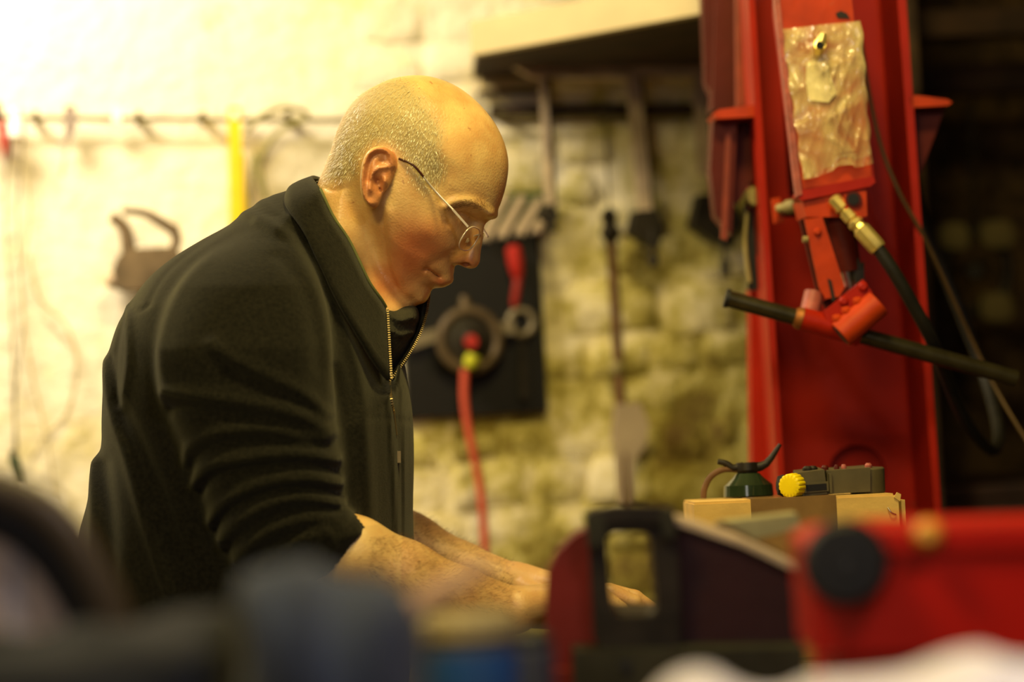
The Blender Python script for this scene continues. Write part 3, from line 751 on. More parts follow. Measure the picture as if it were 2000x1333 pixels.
def gz(x, y, rx, ry): return np.exp(-(((qx-x)/rx)**2+((qy-y)/ry)**2))
HAIR = csm([(800, 160), (845, 215), (872, 262), (872, 305), (880, 345), (862, 372), (838, 388), (812, 372), (800, 345), (788, 318), (770, 300), (742, 298), (716, 320), (706, 350), (690, 362), (640, 366), (600, 370), (600, 200), (700, 140)], 4)
hs_ = -poly_sd(qx.astype(np.float32), qy.astype(np.float32), HAIR)
hairy = np.clip((hs_+6)/26, 0, 1)*(np.abs(by) > -1)*(qy < 420)
topf = np.clip((Tqv := (-.63*qx+.776*qy))*0+1, 0, 1)
hairy *= np.clip((np.abs(by)-.010)/.03, 0, 1)*.75+.25
isear = (poly_sd(qx.astype(np.float32), qy.astype(np.float32), EAR) < 0) & (np.abs(by) > .075)
hairy[isear] = 0
ruddy = .5*gz(858, 478, 48, 50)+.55*gz(915, 512, 24, 14)+.5*gz(800, 490, 46, 66)+.6*gz(862, 552, 16, 10)+.45*gz(770, 560, 70, 60)
ruddy = np.where(isear, .55, np.clip(ruddy, 0, 1)); ruddy = np.where((qx > 800) & (qy > 1000), .25, ruddy)*(1-hairy)
hairy = np.where((qx > 640) & (qy > 1000), .32, hairy)
for nme, v in (('hairy', hairy), ('ruddy', ruddy)):
    a = body.data.attributes.new(nme, 'FLOAT', 'POINT'); a.data.foreach_set('value', v.astype(np.float32))
nrm = np.empty(len(bwc)*3, np.float32); body.data.vertices.foreach_get('normal', nrm); nrm = nrm.reshape(-1, 3)

# hair: short silver needles
def needles(name, idx, dirs, ln, wd, m, seed, jit=.0012):
    r = np.random.RandomState(seed); n = len(idx)
    p = bwc[idx]+r.uniform(-jit, jit, (n, 3)); nn_ = nrm[idx]
    t = np.cross(dirs, nn_)+1e-6; t /= np.linalg.norm(t, axis=1)[:, None]
    l = (ln*r.uniform(.6, 1.3, n))[:, None]
    a = p-t*wd/2; b = p+t*wd/2; mid = p+dirs*l*.55+nn_*l*.05; c = p+dirs*l
    v = np.stack((a, b, mid-t*wd*.35, mid+t*wd*.35, c), 1).reshape(-1, 3)
    k = np.arange(n)*5
    f = [(i, i+1, i+3, i+2) for i in k]+[(i+2, i+3, i+4) for i in k]
    me = bpy.data.meshes.new(name); me.from_pydata(v.tolist(), [], [tuple(map(int, q)) for q in f]); me.update()
    return link(name, me, m, man, 180)
HM = mat('silver_hair', (232, 222, 176), .3, 0, .15, 200, spec=.8)
rs = np.random.RandomState(5)
cand = np.where((hairy > .12) & (~isear) & (qy < 400) & (by < .07))[0]
sel = rs.choice(cand, min(9500, len(cand)), False); sel = sel[rs.uniform(0, 1, len(sel)) < hairy[sel]**1.1]
MR = np.array((rt, fwd, up), np.float32)
comb = np.array((-.25, 0, -1), np.float32)@MR
def dirs_for(sel, comb, lift, rnd):
    d = nrm[sel]*lift+comb+rs.normal(0, rnd, (len(sel), 3)); 
    dn_ = (d*nrm[sel]).sum(1)[:, None]; d = d-nrm[sel]*np.minimum(0, dn_-.12)*1.0
    return (d/np.linalg.norm(d, axis=1)[:, None]).astype(np.float32)
tag(needles('hair', sel, dirs_for(sel, comb, .55, .28), .0042, .00034, HM, 1), kind='stuff')
# eyebrow and forearm hair
be = np.where((poly_sd(qx.astype(np.float32), qy.astype(np.float32), csm([(872, 416), (895, 402), (925, 396), (950, 403), (962, 414), (945, 413), (920, 408), (892, 412)], 3)) < 0) & (by < -.012))[0]
sb = rs.choice(be, min(420, len(be)), False); tag(needles('eyebrow', sb, dirs_for(sb, np.array((-.9, 0, .25), np.float32)@MR, .3, .25), .0062, .0003, mat('brown_grey_brow', (120, 84, 48), .6), 2), kind='stuff')
fa = np.where((qx > 740) & (qx < 1000) & (qy > 1020) & (nrm@np.array(up, np.float32) > -.3))[0]
sf = rs.choice(fa, min(4200, len(fa)), False); tag(needles('arm_hair', sf, dirs_for(sf, np.array((.9, 0, -.2), np.float32)@MR, .55, .4), .0075, .00022, mat('brown_arm_hair', (110, 74, 40), .6), 3), kind='stuff')

# ------------------------------------------------------------------ jacket
fl_m = bpy.data.materials.new('black_fleece'); fl_m.use_nodes = True; nt = fl_m.node_tree; pb = nt.nodes['Principled BSDF']; L = nt.links
col = mixc(mrg(nz(260, 6), .3, .7), (30, 28, 20), (15, 14, 9)); L.new(col, pb.inputs['Base Color'])
pb.inputs['Roughness'].default_value = 1; pb.inputs['Specular IOR Level'].default_value = .08
pb.inputs['Sheen Weight'].default_value = .17; pb.inputs['Sheen Roughness'].default_value = .5; pb.inputs['Sheen Tint'].default_value = (.75, .72, .5, 1)
bp = nt.nodes.new('ShaderNodeBump'); bp.inputs['Strength'].default_value = .3; bp.inputs['Distance'].default_value = .003
L.new(nz(950, 4), bp.inputs['Height']); L.new(bp.outputs[0], pb.inputs['Normal'])
TORSO = csm([(612, 352), (588, 356), (564, 372), (520, 386), (494, 404), (450, 439), (400, 468), (350, 499), (310, 530), (283, 560), (264, 590), (242, 625), (228, 662), (218, 702), (210, 760), (207, 820), (206, 870), (192, 930), (176, 990), (163, 1040), (158, 1110), (165, 1200), (190, 1300), (215, 1390), (300, 1402), (600, 1402), (760, 1395), (798, 1330), (804, 1200), (808, 1080), (806, 1000), (808, 900), (806, 822), (801, 778), (794, 738), (788, 708), (777, 712), (764, 742), (742, 660), (712, 590), (672, 500), (640, 420), (622, 372)], 3)
SLV = csm([(470, 462), (520, 458), (565, 478), (600, 522), (628, 590), (643, 660), (648, 740), (655, 830), (664, 900), (674, 985), (722, 1026), (702, 1074), (664, 1118), (600, 1136), (520, 1126), (460, 1100), (425, 1040), (395, 960), (366, 890), (338, 820), (314, 745), (312, 660), (334, 580), (380, 510)], 3)
SLF = csm([(450, 480), (600, 520), (660, 700), (700, 900), (780, 1002), (815, 1030), (800, 1090), (600, 1100), (480, 900), (400, 600)], 3)
hJ = .003
xs, ys, zs = grid((px2cf((130, 0), 2.5)[0], 2.22, px2cf((0, 1430), 2.5)[1]), (px2cf((850, 0), 2.5)[0], 2.75, px2cf((0, 325), 2.5)[1]), hJ)
X2, Z2 = np.meshgrid(xs, zs, indexing='ij'); J = (X2*FPX/MD+1000, 666.5-Z2*FPX/MD)
dS = 2.335; KX, KY = X2*FPX/dS+1000, 666.5-Z2*FPX/dS
sdT = poly_sd(X2, Z2, [px2cf(p, MD) for p in TORSO]); sdS = poly_sd(X2, Z2, [px2cf(p, dS) for p in SLV]); sdF = poly_sd(X2, Z2, [px2cf(p, 2.66) for p in SLF])
def st(M, QX_, QY_, pts, w, amp):
    M += (.6 if amp > 0 else .4)*amp*np.exp(-(line_d(QX_, QY_, osm(pts))/(w*1.15))**2)
ET = np.zeros_like(sdT); ES = np.zeros_like(sdT)
for pts, w_, a_ in (
    ([(224, 707), (253, 797), (292, 881), (330, 980), (380, 1120)], 12, .008), ([(246, 700), (270, 790), (305, 870), (350, 960)], 9, -.006),
    ([(262, 595), (285, 640), (292, 700), (286, 760)], 9, .006), ([(270, 600), (262, 690), (268, 780)], 8, -.006),
    ([(200, 900), (218, 980), (226, 1060), (214, 1130)], 14, .012), ([(240, 900), (262, 1000), (268, 1110), (260, 1200)], 16, -.010),
    ([(290, 800), (330, 870), (370, 960), (400, 1060)], 12, -.008),
    ([(262, 592), (300, 612), (330, 600)], 4, -.003),
    ([(494, 404), (530, 424), (556, 432)], 4, -.004), ([(520, 386), (560, 410), (600, 470), (640, 560), (672, 640)], 6, -.004),
    ([(520, 440), (580, 470), (622, 540), (652, 620), (668, 700)], 9, .006), ([(590, 430), (640, 510), (680, 610), (715, 720), (730, 830), (738, 960), (742, 1080)], 10, .006),
    ([(610, 440), (650, 490), (690, 590), (740, 700)], 8, -.004),
    ([(480, 420), (530, 432), (560, 452)], 8, .004), ([(455, 445), (400, 490), (350, 540), (325, 600)], 7, -.003),
    ([(660, 700), (690, 800), (700, 900), (694, 1000)], 12, -.006), ([(722, 806), (770, 812), (806, 822)], 2.6, -.0028),
    ([(766, 745), (772, 800), (776, 860), (782, 980), (786, 1100)], 4, .004), ([(792, 760), (796, 900), (798, 1050)], 3, .003)):
    st(ET, *J, pts, w_, a_)
for pts, w_, a_ in (
    ([(331, 765), (400, 772), (473, 781), (540, 793), (602, 810), (650, 840)], 12, .009), ([(340, 795), (420, 802), (500, 815), (580, 835), (640, 868)], 10, -.008),
    ([(430, 670), (460, 694), (537, 733), (602, 765), (645, 806)], 11, .008), ([(460, 730), (540, 765), (620, 800)], 8, -.004),
    ([(366, 905), (380, 872), (421, 848), (485, 836), (563, 836), (640, 858)], 10, .007), ([(376, 925), (400, 890), (450, 865), (530, 858), (620, 872)], 8, -.007),
    ([(378, 950), (400, 925), (434, 902), (511, 888), (602, 881), (662, 894)], 10, .009), ([(394, 968), (430, 930), (500, 910), (600, 904), (660, 918)], 8, -.008),
    ([(418, 1015), (440, 985), (472, 962), (537, 936), (614, 928), (666, 941)], 10, .009), ([(428, 1030), (460, 995), (520, 962), (600, 950), (664, 962)], 8, -.008),
    ([(440, 1050), (485, 1008), (550, 974), (610, 966), (668, 978)], 9, .008), ([(455, 1070), (500, 1030), (560, 998), (620, 988), (670, 998)], 8, -.007),
    ([(470, 1092), (511, 1050), (563, 1019), (620, 1004), (680, 1004)], 9, .007), ([(490, 1105), (540, 1062), (600, 1032), (660, 1020)], 8, -.006),
    ([(518, 1115), (563, 1070), (614, 1036), (670, 1020)], 8, .006), ([(550, 1120), (600, 1080), (650, 1050)], 8, -.004),
    ([(556, 475), (600, 530), (632, 600), (650, 681), (650, 772)], 14, .005), ([(540, 500), (590, 560), (618, 640), (628, 720)], 12, -.005),
    ([(400, 505), (355, 560), (330, 630), (322, 700), (330, 760)], 12, .003),
    ([(676, 1004), (712, 1030), (700, 1070), (664, 1112)], 4, -.001), ([(640, 1020), (662, 1060), (640, 1110)], 5, .003)):
    st(ES, KX, KY, pts, w_, a_)
WT = np.interp(J[1], [340, 380, 430, 500, 600, 900, 1400], [.058, .075, .11, .155, .185, .185, .19]).astype(np.float32)
RT = np.interp(J[1], [340, 420, 520, 700], [.055, .075, .11, .125]).astype(np.float32)
ys3 = ys[None, :, None]; nearside = np.clip((MD+.02-ys3)/.05, 0, 1)
FJ = inflate(sdT[:, None, :], ys3-MD, RT[:, None, :], WT[:, None, :], 2.1)-ET[:, None, :]*nearside
yc = np.interp(KY, [460, 560, 680, 1130], [2.405, 2.36, 2.33, 2.325]).astype(np.float32)
WS = np.interp(KY, [460, 700, 900, 1130], [.055, .062, .060, .055]).astype(np.float32)
FS = inflate(sdS[:, None, :], ys3-yc[:, None, :], .058, WS[:, None, :], 2.1)-ES[:, None, :]*np.clip((yc[:, None, :]+.02-ys3)/.03, 0, 1)
FJ = smin(FJ, FS, .012)
FF = inflate(sdF[:, None, :], ys3-2.655, .055, .06, 2.1); FJ = smin(FJ, FF, .012)
# hollow the cuffs a little round the forearms
Gp = None
gx, gy, gz_ = np.meshgrid(xs, ys, zs, indexing='ij')
for ch in (armN, armF):
    a, b = ch[0][2], ch[0][3]; r = .041 if ch is armN else .040
    mk = (gx > min(a[0], b[0])-.02) & (gx < b[0]+.05) & (np.abs(gy-a[1]) < .07) & (np.abs(gz_-a[2]) < .09)
    P = np.stack((gx[mk], gy[mk], gz_[mk]), 1)
    a2 = a+(b-a)*.05
    FJ[mk] = np.maximum(FJ[mk], -capsule(P, a2.astype(np.float32), b, r, r*.97))
del gx, gy, gz_
FJ[:, :, 0] = .05; FJ = FJ.astype(np.float32)
jacket, _, _ = net_mesh('jacket', FJ, (xs[0], ys[0], zs[0]), hJ, fl_m, man, 1)
del FJ, FS, FF
# surface picker: where a line of sight meets a mesh (used once, to sew trim onto the cloth and skin)
from mathutils.bvhtree import BVHTree
def bvh(o):
    me = o.data; off = world_loc(o); n = len(me.vertices); co = np.empty(n*3, np.float32); me.vertices.foreach_get('co', co); co = co.reshape(-1, 3)+np.array(off, np.float32)
    return BVHTree.FromPolygons([tuple(v) for v in co.tolist()], [tuple(p.vertices) for p in me.polygons])
JB = bvh(jacket)
def onto(B, px, py, off=.002, fallback=2.45):
    d = (U(px, py, 1)-CAM).normalized(); h = B.ray_cast(CAM, d)
    return (h[0]-d*off) if h[0] is not None else U(px, py, fallback)

# collar
rows = 7
T = [(842, 566, 2.535), (812, 540, 2.56), (730, 440, 2.575), (650, 362, 2.56), (610, 343, 2.50), (626, 370, 2.440), (650, 421, 2.424), (680, 466, 2.418), (700, 506, 2.416), (722, 552, 2.418), (744, 583, 2.426), (754, 600, 2.434)]
B = [(764, 744, 2.455), (770, 715, 2.60), (660, 560, 2.62), (570, 430, 2.58), (560, 376, 2.50), (556, 400, 2.425), (590, 450, 2.39), (628, 520, 2.372), (664, 590, 2.368), (700, 650, 2.375), (738, 712, 2.392), (762, 742, 2.405)]
Ts = smooth_path([U(*q) for q in T], 5); Bs = smooth_path([U(*q) for q in B], 5); bm = BM(); gridv = []
for i, (t, b) in enumerate(zip(Ts, Bs)):
    u = i/(len(Ts)-1); bul = .012*math.sin(PI*min(1, max(0, u)))*(1 if u > .3 else .4); colv = []
    for j in range(rows):
        v = j/(rows-1); p = t.lerp(b, v)+(-rt*.6-fwd*(1 if u > .35 else -1)).normalized()*bul*math.sin(PI*v)*1.0
        if u < .12: p += rt*(.010*math.sin(PI*v))
        colv.append(bm.verts.new(p))
    gridv.append(colv)
for i in range(len(gridv)-1):
    for j in range(rows-1): bm.faces.new((gridv[i][j], gridv[i+1][j], gridv[i+1][j+1], gridv[i][j+1]))
bmesh.ops.recalc_face_normals(bm, faces=bm.faces)
bmesh.ops.solidify(bm, geom=bm.faces[:]+bm.verts[:]+bm.edges[:], thickness=.0045)
nearcol = [v.co.copy() for v in gridv[-1]]; farcol = [v.co.copy() for v in gridv[0]]
bmesh.ops.recalc_face_normals(bm, faces=bm.faces)
collar = fin('collar', bm, fl_m, jacket, 180)
tube('collar_piping', [t+(-fwd*.001) for t in Ts[25:]], .0016, mat('olive_piping', (96, 98, 52), .8), collar, 8, 1)
# undershirt
blob('undershirt', [(690, 560), (740, 588), (790, 596), (816, 604), (812, 645), (792, 695), (768, 735), (720, 690)], 2.5, .05, .03, mat('olive_grey_shirt', (56, 53, 38), .95, bump=.3, scale=60), man, .003, [([(752, 600), (780, 625), (812, 622)], 6, .004), ([(758, 640), (785, 655), (808, 650)], 6, .004)], 3, .002)
# zip
ZM = mat('zip_metal', (150, 132, 92), .35, .8, .1, 60)
def zipline(name, pts3, parent, pitch=.0026, sz=.0016):
    P = smooth_path(pts3, 8); bm = BM(); acc = 0
    for i in range(len(P)-1):
        seg = P[i+1]-P[i]; l = seg.length; dr = seg.normalized(); x, y, z = frame_of(P[i], P[i+1], fwd); t = -acc
        while t+pitch < l:
            t += pitch
            add_box(bm, P[i]+dr*t, sz*1.5, sz*1.1, sz*.8, x, y, z)
        acc = l-t if t >= 0 else acc+l
    return fin(name, bm, ZM, parent, 35)
zn = [Ts[-8], Ts[-4], Ts[-1]]+[U(x, y, 2.402) for x, y in ((757, 640), (762, 662))]+[U(x, y, 2.392) for x, y in ((766, 690), (764, 720))]+[onto(JB, 763, 748, .003)]
zipline('zip_teeth', [p-fwd*.0045+rt*.0018 for p in nearcol], jacket)
zf = [U(842, 566, 2.53), U(824, 594, 2.525), U(814, 622, 2.515), U(806, 648, 2.50), U(790, 688, 2.475), U(774, 715, 2.43), U(763, 745, 2.395)]
zipline('zip_teeth', [p-fwd*.0045-rt*.0010 for p in farcol], jacket)
zl = [onto(JB, x, y, .002) for x, y in ((762, 745), (764, 775), (770, 810), (775, 850), (779, 900))]
zipline('zip_teeth', zl[:3], jacket)
tube('zip_cord', zl[1:4], .0009, ZM, jacket, 6, 4)
bm = BM(); p = onto(JB, 779, 893, .004); add_box(bm, p, .004, .002, .012, rt, fwd, up); fin('zip_pull', bm, ZM, jacket, 35, .0008)
# trousers and boots (behind the front bench)
TR = mat('dark_work_trousers', (34, 36, 44), .95, 0, .15, 10)
GZ0 = 0
bm = BM()
def ringz(cx, cy, rx, ry, z, n=20): return [bm.verts.new(Vector((cx+rx*math.cos(k*2*PI/n), cy+ry*math.sin(k*2*PI/n), z))) for k in range(n)]
fx, fy = foot.x, foot.y
for s in (-1, 1):
    rr = [ringz(fx+dx, fy+s*dy, a, b, z) for z, dx, dy, a, b in ((.10, .0, .12, .065, .07), (.14, 0, .12, .072, .075), (.3, .005, .12, .068, .072), (.5, .02, .115, .078, .08), (.7, 0, .105, .095, .095), (.84, -.02, .09, .125, .11), (.93, -.03, .08, .13, .11))]
    for i in range(len(rr)-1):
        for k in range(20): bm.faces.new((rr[i][k], rr[i][(k+1) % 20], rr[i+1][(k+1) % 20], rr[i+1][k]))
    bm.faces.new(rr[0][::-1]); bm.faces.new(rr[-1])
fin('trousers', bm, TR, man, 60)
for s in (-1, 1):
    c = Vector((fx+.05, fy+s*.12, 0)); bm = BM(); n = 24; rr = []
    for z, sc, dx in ((0, 1, 0), (.02, 1.02, 0), (.05, .95, 0), (.08, .75, -.03), (.13, .5, -.05)):
        rr.append([bm.verts.new(c+Vector((dx+.15*sc*math.cos(k*2*PI/n), .052*(sc*.5+.5)*math.sin(k*2*PI/n), z))) for k in range(n)])
    for i in range(len(rr)-1):
        for k in range(n): bm.faces.new((rr[i][k], rr[i][(k+1) % n], rr[i+1][(k+1) % n], rr[i+1][k]))
    bm.faces.new(rr[0][::-1]); bm.faces.new(rr[-1]); fin('boot', bm, BLACK, man, 60)

# ------------------------------------------------------------------ spectacles
HBV = bvh(body)
sp = empty('spectacles', U(925, 455, 2.46), 'silver half-rim spectacles low on the nose', 'spectacles')
SIL = mat('silver_frame', (250, 238, 215), .3, .5, .03, 60)
BRN = mat('brown_ear_sleeve', (70, 34, 20), .3, 0, .1, 60)
pt = lambda x, y, d: U(x, y, d)
def ontoH(x, y, off): return onto(HBV, x, y, off)
e0 = ontoH(779, 310, .000); e1 = ontoH(806, 322, .0035); e2 = ontoH(827, 345, .004)
hinge = pt(914, 443, 2.432)
tube('temple_sleeve', [e0, e1, e2], .0012, BRN, sp, 10, 6)
tube('temple_arm', [e2, ontoH(850, 373, .005), pt(885, 410, 2.428)], .00105, SIL, sp, 10, 5)
bm = BM(); p, q = pt(884, 409, 2.428), hinge; x, y, z = frame_of(p, q, fwd); add_box(bm, (p+q)/2, .0022, .0034, (q-p).length, x, y, z); fin('hinge_arm', bm, SIL, sp, 35, .0007)
far_h = pt(953, 463, 2.555)
lens_m = bpy.data.materials.new('spectacle_lens'); lens_m.use_nodes = True; pbl = lens_m.node_tree.nodes['Principled BSDF']
pbl.inputs['Base Color'].default_value = (1, .95, .85, 1); pbl.inputs['Transmission Weight'].default_value = 1; pbl.inputs['Roughness'].default_value = .02; pbl.inputs['IOR'].default_value = 1.03; pbl.inputs['Specular IOR Level'].default_value = 1.0
axis = (far_h-hinge).normalized()             # across the face
dwn = (U(896, 478, 2.45)-U(922, 436, 2.45)).normalized(); dwn = (dwn-axis*dwn.dot(axis)).normalized()
for s, c in ((0, hinge.lerp(far_h, .22)), (1, hinge.lerp(far_h, .78))):
    c = c+dwn*.012+rt*(.003 if s == 0 else -.001); n = 36; bm = BM(); P = []
    axis = ((U(944, 456, 2.488)-hinge) if s == 0 else (far_h-U(947, 456, 2.50))).normalized()
    nl = axis.cross(dwn).normalized()
    for k in range(n):
        t = 2*PI*k/n; ca, sa = math.cos(t), math.sin(t)
        P.append(c+axis*.0245*math.copysign(abs(ca)**.75, ca)+dwn*.0135*math.copysign(abs(sa)**.75, sa))
    a = [bm.verts.new(p) for p in P]; b = [bm.verts.new(p+nl*.0012) for p in P]; bm.faces.new(a); bm.faces.new(b[::-1])
    for k in range(n): bm.faces.new((a[k], b[k], b[(k+1) % n], a[(k+1) % n]))
    fin('lens', bm, lens_m, sp, 35)
    bm = BM(); add_tube(bm, P+[P[0]], .00075, 8, 1); fin('lens_rim', bm, SIL, sp, 60)
tube('bridge', [hinge.lerp(far_h, .42)+dwn*.006, hinge.lerp(far_h, .5)+dwn*.001-nl*.003*(1 if nl.dot(rt) < 0 else -1), hinge.lerp(far_h, .58)+dwn*.006], .001, SIL, sp, 8, 5)
for t in (.41, .59):
    a = hinge.lerp(far_h, t)+dwn*.014; b = a-(rt*.8-up*.6).normalized()*.006*1.0
    lathe('nose_pad', a.lerp(b, .2), b, [(0, .002), (.5, .0035), (1, .002)], mat('clear_pad', (220, 200, 160), .2), sp, 10)
tube('temple_arm', [far_h, pt(925, 420, 2.572), pt(860, 360, 2.578)], .00105, SIL, sp, 8, 4)
# small workpiece under the hands
wp = empty('workpiece', Vector((U(1180, 1200, 2.47).x, U(1180, 1200, 2.47).y, BZ0 := .93)), 'small dark steel block the man is working on under his hands', 'block')
c = Vector((U(1165, 1200, 2.47).x, U(1165, 1200, 2.47).y, 0)); zt_ = U(1165, 1226, 2.47).z
box('body', (c.x, c.y, (.93+zt_)/2), .09, .16, zt_-.93, STEELD, wp, .003)
lathe('bolt', Vector((c.x+.02, c.y, zt_)), Vector((c.x+.02, c.y, zt_+.012)), [(0, .009), (1, .009)], STEEL, wp, 6)

# ------------------------------------------------------------------ benches
def bench(name, label, x0, x1, y0, y1, z, m):
    o = empty(name, ((x0+x1)/2, (y0+y1)/2, 0), label, 'workbench')
    n = 4; wd = (y1-y0)/n
    for i in range(n): box('top_board', ((x0+x1)/2, y0+wd*(i+.5), z-.025), x1-x0, wd-.003, .05, m, o, .003)
    for x in (x0+.06, x1-.06):
        for y in (y0+.06, y1-.06): box('leg', (x, y, (z-.05)/2), .07, .07, z-.05, m, o, .003)
    box('rail', ((x0+x1)/2, y0+.06, .3), x1-x0-.2, .04, .08, m, o); box('rail', ((x0+x1)/2, y1-.06, .3), x1-x0-.2, .04, .08, m, o)
    return o
BZ = .93
bench('rear_workbench', 'worn wooden workbench the man works at, under the cardboard box', -.02, 1.25, 2.1, 2.78, BZ, BENCHW)
FZ = .93
bench('front_workbench', 'worn wooden workbench nearest the camera, under the red tool', -.62, .75, .8, 1.98, FZ, BENCHW)

# ------------------------------------------------------------------ hydraulic press
D = 2.95
press = empty('hydraulic_press', Vector((U(1650, 600, D+.05).x, U(1650, 600, D+.05).y, 0)), 'tall red hydraulic workshop press with flanged column', 'press')
def long(p_top, p_bot, ext=3.0, topy=-260):
    """extend an edge line (px) up to topy and down to the floor region"""
    (x0, y0), (x1, y1) = p_top, p_bot; k = (x1-x0)/(y1-y0)
    return (x0+k*(topy-y0), topy), (x0+k*(2620-y0), 2620)
def strip(name, l0, l1, d, th, m, bevel=.0015):
    a0, a1 = long(*l0); b0, b1 = long(*l1)
    return slab(name, [a0, b0, b1, a1], d, th, m, press, bevel)
# flanges run back from the front edge; web further back
strip('column_flange', ((1462, 0), (1516, 886)), ((1474, 0), (1529, 886)), D, .155, RED)
strip('column_flange', ((1753, 0), (1817, 886)), ((1770, 0), (1831, 886)), D, .155, RED)
# web with a round hole
W = D+.14
(a0, a1), (b0, b1) = long((1474, 0), (1529, 886)), long((1753, 0), (1817, 886))
hc = (1674, 925); hr = 56
kL = (a1[0]-a0[0])/(a1[1]-a0[1]); kR = (b1[0]-b0[0])/(b1[1]-b0[1])
xl = lambda y: a0[0]+kL*(y-a0[1]); xr = lambda y: b0[0]+kR*(y-b0[1])
slab('column_web', [(xl(-260)-4, -260), (xr(-260)+4, -260), (xr(850)+4, 850), (xl(850)-4, 850)], W, .012, RED, press, .0)
bm = BM(); N_ = 40; outer = []; inner = []
for i in range(N_):
    t = 2*PI*i/N_; c, s = math.cos(t), math.sin(t)
    k = 1/max(abs(c), abs(s)); X_ = hc[0]+c*k*145; Y_ = hc[1]+s*k*75
    X_ = min(max(X_, xl(Y_)-4), xr(Y_)+4) if abs(c) < abs(s) else (xr(Y_)+4 if c > 0 else xl(Y_)-4)
    outer.append((X_, Y_)); inner.append((hc[0]+c*hr, hc[1]+s*hr))
for z in (0, 1):
    vo = [bm.verts.new(U(*p, W)+fwd*.012*z) for p in outer]; vi = [bm.verts.new(U(*p, W)+fwd*.012*z) for p in inner]
    for i in range(N_): bm.faces.new((vo[i], vo[(i+1) % N_], vi[(i+1) % N_], vi[i]))
    if z == 0: keep = vi
for i in range(N_): bm.faces.new((keep[i], keep[(i+1) % N_], vi[(i+1) % N_], vi[i]))
fin('column_web', bm, RED, press, 30)
slab('column_web', [(xl(1000)-4, 1000), (xr(1000)+4, 1000), (xr(2620)+4, 2620), (xl(2620)-4, 2620)], W, .012, RED, press, .0)
slab('hole_backing', [(1590, 840), (1760, 840), (1760, 1020), (1590, 1020)], W+.022, .01, RED, press, 0)
# second channel of the column further back, seen at the left
slab('rear_column', [(1466, 565), (1500, 560), (1540, 2620), (1490, 2620)], D+.12, .06, RED, press)
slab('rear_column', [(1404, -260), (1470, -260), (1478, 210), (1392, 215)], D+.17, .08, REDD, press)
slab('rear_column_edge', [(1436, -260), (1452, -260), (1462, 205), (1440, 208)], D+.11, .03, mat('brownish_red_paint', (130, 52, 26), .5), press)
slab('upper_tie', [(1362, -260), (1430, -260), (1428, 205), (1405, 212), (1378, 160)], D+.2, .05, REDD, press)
# bolsters through both flanges
slab('bolster_left', [(1392, 222), (1404, 214), (1478, 204), (1479, 228), (1400, 232)], D+.02, .09, REDO, press, .002)
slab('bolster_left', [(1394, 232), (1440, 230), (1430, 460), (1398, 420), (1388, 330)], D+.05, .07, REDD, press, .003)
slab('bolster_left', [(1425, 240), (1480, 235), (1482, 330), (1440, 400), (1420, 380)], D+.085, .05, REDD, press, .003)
slab('bolster_left', [(1418, 262), (1428, 258), (1420, 470), (1408, 466)], D+.045, .01, mat('brownish_red_paint', (130, 52, 26), .5), press, .001)
slab('bolster_right', [(1776, 192), (1788, 186), (1850, 194), (1860, 200), (1852, 206), (1782, 210)], D+.0, .09, REDO, press, .002)
slab('bolster_gusset', [(1785, 209), (1848, 206), (1796, 345)], D+.03, .05, REDD, press, .002)
# roller and pale bits in the slot at the left
lathe('roller', U(1476, 480, D+.10), U(1476, 480, D+.15), [(0, .014), (.1, .017), (.9, .017), (1, .014)], BLACK, press, 32)
slab('slot_plate', [(1452, 402), (1474, 400), (1482, 566), (1462, 568)], D+.095, .004, BLACK, press, .001)
tube('slot_trim', [U(1460, 415, D+.09), U(1455, 460, D+.09), U(1457, 500, D+.09), U(1464, 552, D+.09)], .003, PADS, press)
lathe('release_knob', U(1476, 385, D+.06), U(1476, 385, D+.11), [(0, .010), (.2, .014), (1, .014)], WHT if False else PADS, press, 20)
slab('slot_red_cap', [(1458, 392), (1482, 388), (1484, 410), (1460, 412)], D+.08, .02, REDD, press, .003)
# small latch bracket on the left inside
slab('latch_plate', [(1508, 388), (1524, 386), (1532, 434), (1514, 436)], D-.03, .02, REDO, press, .002)
lathe('latch_pin', U(1520, 408, D-.04), U(1556, 402, D-.06), [(0, .006), (.5, .006), (.5, .009), (1, .009)], PADS, press, 12)
slab('latch_bracket', [(1530, 396), (1572, 390), (1574, 420), (1530, 420)], D-.05, .06, REDD, press, .003)

# pump
PD = 2.78
pump = tag(empty('press_pump', U(1640, 420, PD+.05), 'red hydraulic hand pump with lever fixed on the press column', 'pump'))
slab('reservoir', [(1517, -260+120), (1652, -140), (1668, 20), (1708, 352), (1562, 382), (1518, 20)], PD, .05, RED, pump, .002)
slab('mounting_block', [(1560, -140), (1650, -140), (1680, 340), (1590, 350)], PD+.045, W-PD-.04, REDD, pump, .002)
slab('front_cover', [(1521, -140), (1650, -140), (1665, 10), (1703, 345), (1568, 370), (1524, 10)], PD-.006, .006, REDO, pump, .001)
slab('edge_strip', [(1508, -140), (1519, -140), (1524, 10), (1567, 380), (1556, 384), (1514, 10)], PD-.010, .02, EDGE, pump, .001)
slab('bottom_lip', [(1556, 384), (1562, 372), (1706, 344), (1710, 356), (1700, 364), (1566, 392)], PD-.008, .05, RED, pump, .002)
slab('pump_block', [(1566, 390), (1690, 368), (1694, 418), (1660, 424), (1575, 424)], PD-.002, .09, REDO, pump, .003)
slab('pump_block_lug', [(1650, 380), (1692, 374), (1694, 422), (1672, 428), (1650, 410)], PD-.022, .04, REDO, pump, .003)
lathe('socket_rim', U(1667, 389, PD-.026), U(1667, 389, PD-.020), [(0, .0095), (1, .0095)], REDD, pump, 20)
lathe('socket_hole', U(1667, 389, PD-.0275), U(1667, 389, PD-.0255), [(0, .0065), (1, .0065)], BLACK, pump, 20)
